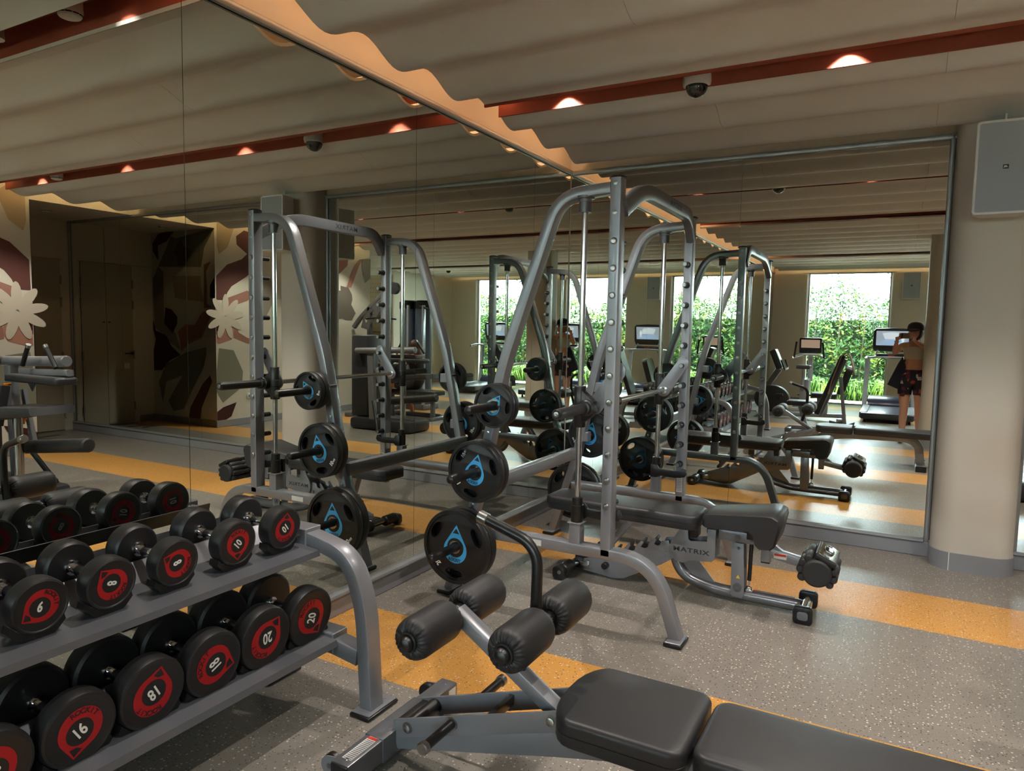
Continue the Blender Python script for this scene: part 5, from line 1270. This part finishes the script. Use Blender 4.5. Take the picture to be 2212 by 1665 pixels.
def floral():
    m, nt, b = newmat('floral_print')
    N, L = nt.nodes, nt.links
    tc = N.new('ShaderNodeTexCoord'); vo = N.new('ShaderNodeTexVoronoi'); vo.inputs['Scale'].default_value = 22
    L.new(tc.outputs['Object'], vo.inputs['Vector'])
    cr = N.new('ShaderNodeValToRGB'); cr.color_ramp.interpolation = 'CONSTANT'
    el = cr.color_ramp.elements; el[0].color = (0.012, 0.010, 0.02, 1); el[1].position = 0.62; el[1].color = (0.10, 0.015, 0.035, 1)
    for p, c in ((0.80, (0.35, 0.06, 0.03, 1)), (0.90, (0.55, 0.50, 0.50, 1))):
        e = el.new(p); e.color = c
    sp = N.new('ShaderNodeSeparateColor'); L.new(vo.outputs['Color'], sp.inputs[0]); L.new(sp.outputs[0], cr.inputs[0])
    L.new(cr.outputs[0], b.inputs['Base Color']); b.inputs['Roughness'].default_value = 0.8
    return m
FLORAL = floral()
def face(h, fwd_, parent, r, skin):
    """eyes, nose, mouth and ears on a head centred at h looking along fwd_"""
    f = V(fwd_).normalized(); u = Vector((0, 0, 1)); s = f.cross(u).normalized()
    for k in (-1, 1):
        e = MB().ball(h+f*r*0.80+s*k*r*0.34+u*r*0.05, r*0.13).build('eye', SPKW, parent)
        MB().ball(h+f*r*0.90+s*k*r*0.34+u*r*0.05, r*0.065).build('iris', CAPM, e)
        MB().ball(h+s*k*r*0.82-u*r*0.05, r*0.22, (0.5, 0.7, 1.2)).build('ear', skin, parent)
    MB().ball(h+f*r*0.97-u*r*0.20, r*0.15, (0.8, 0.9, 1.3)).build('nose', skin, parent)
    MB().ball(h+f*r*0.84-u*r*0.52, r*0.20, (1.1, 0.6, 0.35), rot=(0, 0, math.atan2(s.y, s.x))).build('mouth', WARNR, parent)
def fingers(mb_list, palm, dirs, tips, r=0.008):
    """palm point; per finger: root offset, mid, tip in world space"""
    pass

PX, PY = 2.675, -5.735
ph = thing('person', 'woman in cap, pale crop top and dark patterned shorts photographing, in the mirror', 'person', (PX, PY, 0))
B = []
E_ = []
def addv(x, y, z, r, link=None):
    B.append((x, y, z, r)); i = len(B)-1
    if link is not None: E_.append((link, i))
    return i
pel = addv(PX, PY, 0.92, (0.150, 0.105))
wai = addv(PX, PY+0.005, 1.06, (0.118, 0.085), pel)
rib = addv(PX, PY+0.01, 1.20, (0.130, 0.095), wai)
che = addv(PX, PY+0.01, 1.31, (0.145, 0.090), rib)
nek = addv(PX, PY+0.01, 1.42, 0.050, che)
hed = addv(PX-0.005, PY+0.035, 1.475, 0.052, nek)
lens_x = 2.47
# arms up to the phone: left of the picture is the lens end
for s, ex, hx, hy in ((-1, 2.425, 2.452, -5.545), (1, 2.90, 2.655, -5.565)):
    sh = addv(PX+s*0.165, PY+0.0, 1.355, 0.050, che)
    el = addv(ex, PY+0.09, 1.235, 0.037, sh)
    fa = addv((ex*0.45+hx*0.55), (PY+0.09)*0.45+hy*0.55, 1.235*0.45+1.44*0.55, 0.031, el)
    wr_ = addv(hx, hy-0.02, 1.425, 0.0215, fa)
    pa = addv(hx+(0.004 if s > 0 else -0.004), hy-0.006, 1.475, 0.026, wr_)
for s, kx, fx in ((-1, 2.585, 2.575), (1, 2.765, 2.785)):
    hp = addv(PX+s*0.085, PY, 0.86, 0.098, pel)
    th = addv(PX+s*0.095, PY+0.005, 0.68, 0.082, hp)
    kn = addv(kx, PY+0.015, 0.475, 0.056, th)
    ca = addv((kx+fx)/2, PY-0.015, 0.34, 0.056, kn)
    an = addv(fx, PY-0.01, 0.09, 0.034, ca)
    he = addv(fx, PY-0.015, 0.045, 0.033, an)
    to = addv(fx+s*0.02, PY+0.15, 0.035, 0.030, he)
body = mesh_obj(skin_body(B, E_, 'body', SKIN, ph), 'body', SKIN, ph)
hc = Vector((PX-0.01, PY+0.045, 1.545))
fd = Vector((-0.35, 1, -0.05)).normalized()
head = MB().ball(hc, 0.092, (0.86, 0.98, 1.18), 24, 16, rot=(0, 0, 0.33)).build('head', SKIN, ph)
face(hc, fd, head, 0.092, SKIN)
MB().ball(hc-fd*0.02+Vector((0, 0, -0.01)), 0.100, (0.92, 0.98, 1.16), 24, 16).build('hair', HAIRB, ph)
MB().tube([hc-fd*0.08, hc-fd*0.11+Vector((0, 0, -0.10)), hc-fd*0.10+Vector((0, 0, -0.24))], 0.035, fil=0.03).build('hair', HAIRB, ph)
for v in bpy.data.objects['hair'].data.vertices:
    q = v.co+V(PX, PY, 0)-hc
    if q.dot(fd) > 0.045 and q.z < 0.06: v.co -= fd*(q.dot(fd)-0.045)
capb = MB().lathe([(0.103, 0.0), (0.104, 0.03), (0.095, 0.065), (0.065, 0.092), (0.03, 0.102), (0, 0.104)], hc-fd*0.008+Vector((0, 0, 0.028)), (0.05, -0.12, 1), 28).build('cap', CAPM, ph)
U_ = fd.cross(Vector((0, 0, 1))).normalized()
MB().prism([(0.085*math.cos(a), 0.09+0.085*math.sin(a)) for a in [PI*k/12 for k in range(13)]]+[(-0.092, 0.02), (0, 0.07), (0.092, 0.02)], hc+Vector((0, 0, 0.035)), U_, fd+Vector((0, 0, -0.12)), 0.006, bev=0.002).build('cap_peak', CAPM, ph)
# clothes follow the body: shells cut from the same skin, slightly larger
def shell(me_src, keep, d, name, m, parent):
    b = bmesh.new(); b.from_mesh(me_src)
    b.normal_update()
    fs = [f for f in b.faces if not keep(f.calc_center_median())]
    bmesh.ops.delete(b, geom=fs, context='FACES')
    for v in b.verts: v.co += v.normal*d
    bmesh.ops.solidify(b, geom=b.faces[:], thickness=0.004)
    me = bpy.data.meshes.new(name); b.to_mesh(me); b.free()
    return mesh_obj(me, name, m, parent)
bw = bpy.data.meshes.new('w'); bt = bmesh.new(); bt.from_mesh(body.data); bmesh.ops.translate(bt, vec=(PX, PY, 0), verts=bt.verts); bt.to_mesh(bw); bt.free()
shell(bw, lambda c: 1.155 < c.z < 1.325 and abs(c.x-PX) < 0.175 and abs(c.y-PY) < 0.14, 0.009, 'crop_top', BRA, ph)
shell(bw, lambda c: 0.665 < c.z < 1.015, 0.011, 'shorts', FLORAL, ph)
for s, fx in ((-1, 2.575), (1, 2.785)):
    MB().ball((fx+s*0.008, PY+0.055, 0.042), 0.05, (0.85, 2.5, 0.84), 20, 12).build('shoe', SPKW, ph)
for s in (-1, 1): MB().tube([(PX+s*0.075, PY+0.105, 1.31), (PX+s*0.085, PY+0.07, 1.395), (PX+s*0.08, PY-0.05, 1.37)], 0.007, side=(1, 0, 0), fil=0.03).build('shoulder_strap', BRA, ph)
MB().lathe([(0.030, -0.004), (0.032, 0), (0.030, 0.004), (0.026, 0), (0.030, -0.004)], (2.447, -5.585, 1.405), (0.1, 0.3, 1), 20).build('wristband', CAPM, ph)
# hands: palms from the body, five bent fingers each around the phone ends
PHC = Vector((2.555, -5.548, 1.487)); pr_ = Vector((math.cos(yaw), math.sin(yaw), 0)); pf = Vector((-math.sin(yaw), math.cos(yaw), 0)); pu = Vector((0, 0, 1))
PHC = CAM + pr_*0.065 - pf*0.045 + pu*(-0.012)
pho = thing('phone', 'bronze phone held sideways in both hands by the photographer', 'phone', tuple(PHC))
MB().prism(rrect(-0.081, -0.0385, 0.081, 0.0385, 0.010), PHC, pr_, pu, 0.009, bev=0.002).build('phone_body', mat('phone_case', (0.55, 0.45, 0.38), 0.4), pho)
MB().prism(rrect(-0.066, -0.0375, -0.052, 0.0375, 0.005), PHC+pf*0.0055, pr_, pu, 0.003, bev=0.001).build('lens_bar', PLAST, pho)
for s in (-1, 1):
    ex = PHC + pr_*(s*0.086)
    wrist = Vector(((2.452 if s < 0 else 2.655), (-5.565 if s < 0 else -5.585), 1.43))
    hv, he_ = [], []
    hv.append((*(wrist), 0.019)); hv.append((*(ex+pr_*(s*0.012)-pf*0.020+pu*(-0.015)), 0.022)); he_.append((0, 1))
    hv.append((*(ex+pr_*(s*0.014)-pf*0.018+pu*0.015), 0.018)); he_.append((1, 2))
    for k, (dz, ln) in enumerate(((0.030, 0.040), (0.012, 0.047), (-0.006, 0.044), (-0.022, 0.036))):
        i0 = len(hv)
        hv.append((*(ex+pr_*(s*0.010)+pf*0.004+pu*dz), 0.0078)); he_.append((2 if k < 2 else 1, i0))
        hv.append((*(ex-pr_*(s*ln*0.45)+pf*0.013+pu*(dz+0.002)), 0.0072)); he_.append((i0, i0+1))
        hv.append((*(ex-pr_*(s*ln)+pf*0.0115+pu*(dz-0.001)), 0.0062)); he_.append((i0+1, i0+2))
    if s < 0:  # keep the lens clear
        hv = [(a, b_, c, r) if i < 3 else (*(Vector((a, b_, c))-pr_*0.0), r) for i, (a, b_, c, r) in enumerate(hv)]
        for i in range(3, len(hv)):
            q = Vector(hv[i][:3]); dd = (q-PHC).dot(pr_)
            if dd > -0.078: q -= pr_*(dd+0.078); 
            hv[i] = (*q, hv[i][3])
        for i in range(5, len(hv), 3):
            q = Vector(hv[i][:3])+pf*0.0+pr_*(-0.004)-pf*0.004; hv[i] = (*q, hv[i][3])
    i0 = len(hv)
    hv.append((*(ex+pr_*(s*0.004)-pf*0.020+pu*(-0.040)), 0.010)); he_.append((1, i0))
    hv.append((*(ex-pr_*(s*0.018)-pf*0.016+pu*(-0.030)), 0.0085)); he_.append((i0, i0+1))
    hv.append((*(ex-pr_*(s*0.034)-pf*0.013+pu*(-0.018)), 0.007)); he_.append((i0+1, i0+2))
    mesh_obj(skin_body(hv, he_, 'hand', SKIN, ph, root=0), 'hand', SKIN, ph)
# tote bag on the shoulder
bg_ = thing('tote_bag', 'dark navy tote bag hanging from the photographer\'s shoulder', 'bag', (2.46, -5.76, 0.76))
MB().prism([(2.36, 0.80), (2.50, 0.74), (2.575, 0.80), (2.585, 1.05), (2.53, 1.20), (2.48, 1.10)], (0, -5.72, 0), (1, 0, 0), (0, 0, 1), 0.09, bev=0.02).build('bag_body', NAVYC, bg_)
MB().sweep([(2.545, -5.72, 1.10), (2.60, -5.68, 1.27), (2.625, -5.69, 1.385), (2.60, -5.78, 1.38), (2.555, -5.80, 1.10)], 0.028, 0.005, (0.2, 0.3, 0.1), rc=0.001, fil=0.03).build('strap', NAVYC, bg_)

# seated woman on the long bench, facing the towers, seen from behind
WX, WY = 4.30, -3.72
w = thing('person', 'woman with long brown hair and black strappy top sitting on the cable machine seat', 'person', (WX, WY, 0.46))
B, E_ = [], []
pel = addv(WX, WY, 0.575, (0.115, 0.155))
wai = addv(WX+0.015, WY, 0.70, (0.090, 0.120), pel)
rib = addv(WX+0.03, WY, 0.83, (0.095, 0.130), wai)
che = addv(WX+0.045, WY, 0.94, (0.090, 0.150), rib)
nek = addv(WX+0.07, WY, 1.05, 0.048, che)
hed = addv(WX+0.09, WY, 1.09, 0.05, nek)
for s in (-1, 1):
    sh = addv(WX+0.05, WY+s*0.165, 0.985, 0.048, che)
    el = addv(WX+0.23, WY+s*0.20, 0.80, 0.036, sh)
    wr_ = addv(WX+0.36, WY+s*0.10, 0.97, 0.024, el)
    pa = addv(WX+0.38, WY+s*0.07, 1.03, 0.026, wr_)
    hp = addv(WX+0.06, WY+s*0.09, 0.555, 0.088, pel)
    kn = addv(WX+0.44, WY+s*0.20, 0.545, 0.060, hp)
    an = addv(WX+0.36+0.06*s, WY+s*0.24, 0.11, 0.036, kn)
    he = addv(WX+0.35+0.06*s, WY+s*0.24, 0.05, 0.034, an)
    to = addv(WX+0.52+0.06*s, WY+s*0.25, 0.038, 0.030, he)
    MB().ball((WX+0.43+0.06*s, WY+s*0.245, 0.045), 0.05, (2.5, 0.85, 0.85), 18, 10).build('shoe', SPKW, w)
wb = mesh_obj(skin_body(B, E_, 'body', SKIN2, w), 'body', SKIN2, w)
hc = Vector((WX+0.10, WY, 1.145))
hd = MB().ball(hc, 0.090, (0.98, 0.86, 1.18), 24, 16).build('head', SKIN2, w)
face(hc, (1, 0, -0.1), hd, 0.090, SKIN2)
hr = MB().ball(hc+Vector((-0.022, 0, 0.015)), 0.104, (0.95, 0.98, 1.12), 24, 16).ball(hc+Vector((-0.09, 0, -0.13)), 0.09, (0.6, 1.0, 1.6), 18, 12).build('hair', HAIRB, w)
bw = bpy.data.meshes.new('w'); bt = bmesh.new(); bt.from_mesh(wb.data); bmesh.ops.translate(bt, vec=(WX, WY, 0.46), verts=bt.verts); bt.to_mesh(bw); bt.free()
shell(bw, lambda c: 0.80 < c.z < 0.90 and abs(c.y-WY) < 0.17 and c.x < WX+0.17, 0.008, 'sports_top', BLACKC, w)
shell(bw, lambda c: 0.44 < c.z < 0.70 and c.x < WX+0.30, 0.010, 'shorts', BLACKC, w)
for a, b_ in ((-0.07, 0.05), (0.07, -0.05), (-0.10, 0.0), (0.10, 0.0)):
    MB().tube([(WX-0.055, WY+a, 0.895), (WX-0.050, WY+(a+b_)/2, 0.95), (WX-0.015, WY+b_*1.4, 1.02)], 0.005, side=(0, 1, 0)).build('back_strap', BLACKC, w)
for s in (-1, 1):
    hv, he_ = [(WX+0.37, WY+s*0.08, 1.01, 0.024), (WX+0.385, WY+s*0.065, 1.045, 0.024)], [(0, 1)]
    for k in range(4):
        i0 = len(hv); off = (-0.018+0.012*k)
        hv += [(WX+0.39+off*0.5, WY+s*(0.06)+off, 1.075, 0.0078), (WX+0.375, WY+s*0.045+off, 1.10, 0.007), (WX+0.35, WY+s*0.04+off, 1.095, 0.006)]
        he_ += [(1, i0), (i0, i0+1), (i0+1, i0+2)]
    i0 = len(hv); hv += [(WX+0.36, WY+s*0.09, 1.05, 0.009), (WX+0.345, WY+s*0.08, 1.075, 0.007)]; he_ += [(1, i0), (i0, i0+1)]
    mesh_obj(skin_body(hv, he_, 'hand', SKIN2, w), 'hand', SKIN2, w)

# ================================================================= outside the windows
PAVE = mat('sunlit_paving', (0.80, 0.77, 0.70), 0.9, 0, 0.2, 0.06, 3)
GRND = mat('lawn_soil', (0.30, 0.33, 0.18), 0.95, 0, 0.1, 0.2, 3)
struct(MB().b2((-14, -12.2, -0.25), (24, YW-0.25, -0.02)).build('terrace_ground', PAVE, smooth=0))
struct(MB().b2((-14, -40, -0.30), (24, -12.2, -0.05)).build('garden_ground', GRND, smooth=0))
def leafmat(name, c1, c2, c3):
    m, nt, b = newmat(name)
    N, L = nt.nodes, nt.links
    tc = N.new('ShaderNodeTexCoord'); no = N.new('ShaderNodeTexNoise'); no.inputs['Scale'].default_value = 3.0; no.inputs['Detail'].default_value = 6
    L.new(tc.outputs['Object'], no.inputs['Vector'])
    cr = N.new('ShaderNodeValToRGB'); el = cr.color_ramp.elements
    el[0].position = 0.36; el[0].color = (*lin(c1), 1); el[1].position = 0.66; el[1].color = (*lin(c3), 1)
    e = el.new(0.52); e.color = (*lin(c2), 1)
    L.new(no.outputs['Fac'], cr.inputs[0]); L.new(cr.outputs[0], b.inputs['Base Color'])
    b.inputs['Roughness'].default_value = 0.55; b.inputs['Specular IOR Level'].default_value = 0.3
    return m
LEAF = leafmat('hedge_leaf', (0.07, 0.17, 0.09), (0.15, 0.29, 0.11), (0.36, 0.41, 0.14))
LEAF2 = leafmat('grass_leaf', (0.14, 0.28, 0.10), (0.24, 0.37, 0.14), (0.36, 0.46, 0.20))
LEAF3 = leafmat('tree_leaf', (0.10, 0.23, 0.15), (0.16, 0.31, 0.18), (0.26, 0.38, 0.22))
BARK = mat('bark', (0.30, 0.25, 0.20), 0.9)
def leaves(gen, n, ln, wd, rnd):
    vs, fs = [], []
    for _ in range(n):
        p, k = gen(rnd)
        d = Vector((rnd.uniform(-1, 1), rnd.uniform(-1, 1), rnd.uniform(-0.9, 0.5))).normalized()
        s = d.cross(Vector((rnd.uniform(-1, 1), rnd.uniform(-1, 1), rnd.uniform(-1, 1)))).normalized()
        l, w_ = ln*rnd.uniform(0.6, 1.3)*k, wd*rnd.uniform(0.7, 1.2)*k
        i = len(vs)
        vs += [p, p+d*l*0.5+s*w_*0.5, p+d*l, p+d*l*0.5-s*w_*0.5]; fs.append((i, i+1, i+2, i+3))
    return vs, fs
def pydata_obj(name, vs, fs, m, parent=None):
    me = bpy.data.meshes.new(name); me.from_pydata([tuple(v-ORG[parent.name]) if parent is not None else tuple(v) for v in vs], [], fs); me.materials.append(m)
    o = bpy.data.objects.new(name, me); COL.objects.link(o); o.parent = parent
    return o
rnd = random.Random(3)
for hi, (xa, xb, top, lab) in enumerate(((-3.5, 3.1, 2.55, 'tall leafy green hedge outside the far window, left stretch'), (3.1, 7.4, 2.35, 'tall leafy green hedge outside the windows, middle stretch'), (7.4, 15.0, 2.6, 'tall leafy green hedge outside the windows, far stretch'))):
    h = thing('hedge', lab, 'hedge', ((xa+xb)/2, -13.6, -0.05), 'hedges outside the windows')
    def g(r, xa=xa, xb=xb, top=top):
        x = r.uniform(xa, xb); tt_ = top+0.22*math.sin(x*2.1)+0.15*math.sin(x*5.3+1)
        z = tt_*(r.random()**0.75) + (0.15 if r.random() < 0.1 else 0)
        return Vector((x, -13.55+0.10*math.sin(x*3+z*4)+r.uniform(-0.32, 0.28), z)), 1.0
    vs, fs = leaves(g, int(2400*(xb-xa)), 0.115, 0.045, rnd)
    tag(pydata_obj('leaves', vs, fs, LEAF, h), kind='stuff')
    k = 0; x = xa+0.2
    while x < xb-0.1:
        MB().cyl((x, -13.6, -0.05), (x+0.08, -13.62, top*0.8), 0.02, 6).build('stem', BARK, h); x += 0.55
    MB().b2((xa, -13.86, -0.05), (xb, -13.80, top*0.72)).build('shade_backing', mat('hedge_shade', (0.07, 0.13, 0.06), 0.95), h)  # flat dark sheet behind the leaves, its colour standing in for hedge shade
for i, (xa, xb) in enumerate(((-1.0, 3.0), (3.0, 6.2), (6.2, 11.5))):
    gb = thing('grass_clump', ('bright grassy plants at the foot of the hedge, %s stretch' % ('left', 'middle', 'far')[i]), 'plant', ((xa+xb)/2, -12.8, -0.05), 'grassy planting by the hedge')
    vs, fs = [], []
    for _ in range(int(420*(xb-xa))):
        p = Vector((rnd.uniform(xa, xb), rnd.uniform(-13.1, -12.45), -0.04)); a = rnd.uniform(0, 6.28); l = rnd.uniform(0.25, 0.6)
        q = p+Vector((math.cos(a)*l*0.35, math.sin(a)*l*0.35, l*0.85)); q2 = p+Vector((math.cos(a)*l*0.8, math.sin(a)*l*0.8, l*0.8)); s = Vector((-math.sin(a), math.cos(a), 0))*0.014
        i0 = len(vs); vs += [p-s, p+s, q+s*0.9, q-s*0.9, q2]; fs += [(i0, i0+1, i0+2, i0+3), (i0+3, i0+2, i0+4)]
    tag(pydata_obj('blades', vs, fs, LEAF2, gb), kind='stuff')
for i, (tx, ty, zt) in enumerate(((3.4, -15.2, 3.6), (-1.6, -15.5, 3.4), (8.4, -16.0, 3.3))):
    tr = thing('tree', ('slender tree behind the hedge, branch across the top right of the far window', 'slender tree behind the hedge left of the far window', 'bushy tree behind the hedge outside the farthest window')[i], 'tree', (tx, ty, -0.05))
    MB().tube([(tx, ty, -0.05), (tx-0.1, ty, 2.2), (tx-0.5, ty+0.1, zt+0.4)], 0.05, fil=0.5, n=10).tube([(tx-0.1, ty, 2.2), (tx-0.9, ty+0.2, zt)], 0.025, n=8).build('trunk', BARK, tr)
    cs = [(tx-0.7, ty+0.15, zt, 0.55), (tx-0.3, ty, zt+0.5, 0.6), (tx+0.3, ty, zt+0.1, 0.6), (tx-1.1, ty+0.2, zt-0.25, 0.35)]
    def g2(r, cs=cs):
        c = cs[r.randrange(len(cs))]; v = Vector((r.gauss(0, 1), r.gauss(0, 1), r.gauss(0, 0.7)))*c[3]*0.5
        return Vector(c[:3])+v, 1.2
    vs, fs = leaves(g2, 2600, 0.11, 0.04, rnd)
    tag(pydata_obj('foliage', vs, fs, LEAF3, tr), kind='stuff')
# low pale wall of the neighbouring building beyond the garden
struct(MB().b2((3.2, -24.0, -0.05), (18.0, -23.5, 3.0)).build('neighbour_wall', WALLW, smooth=0))
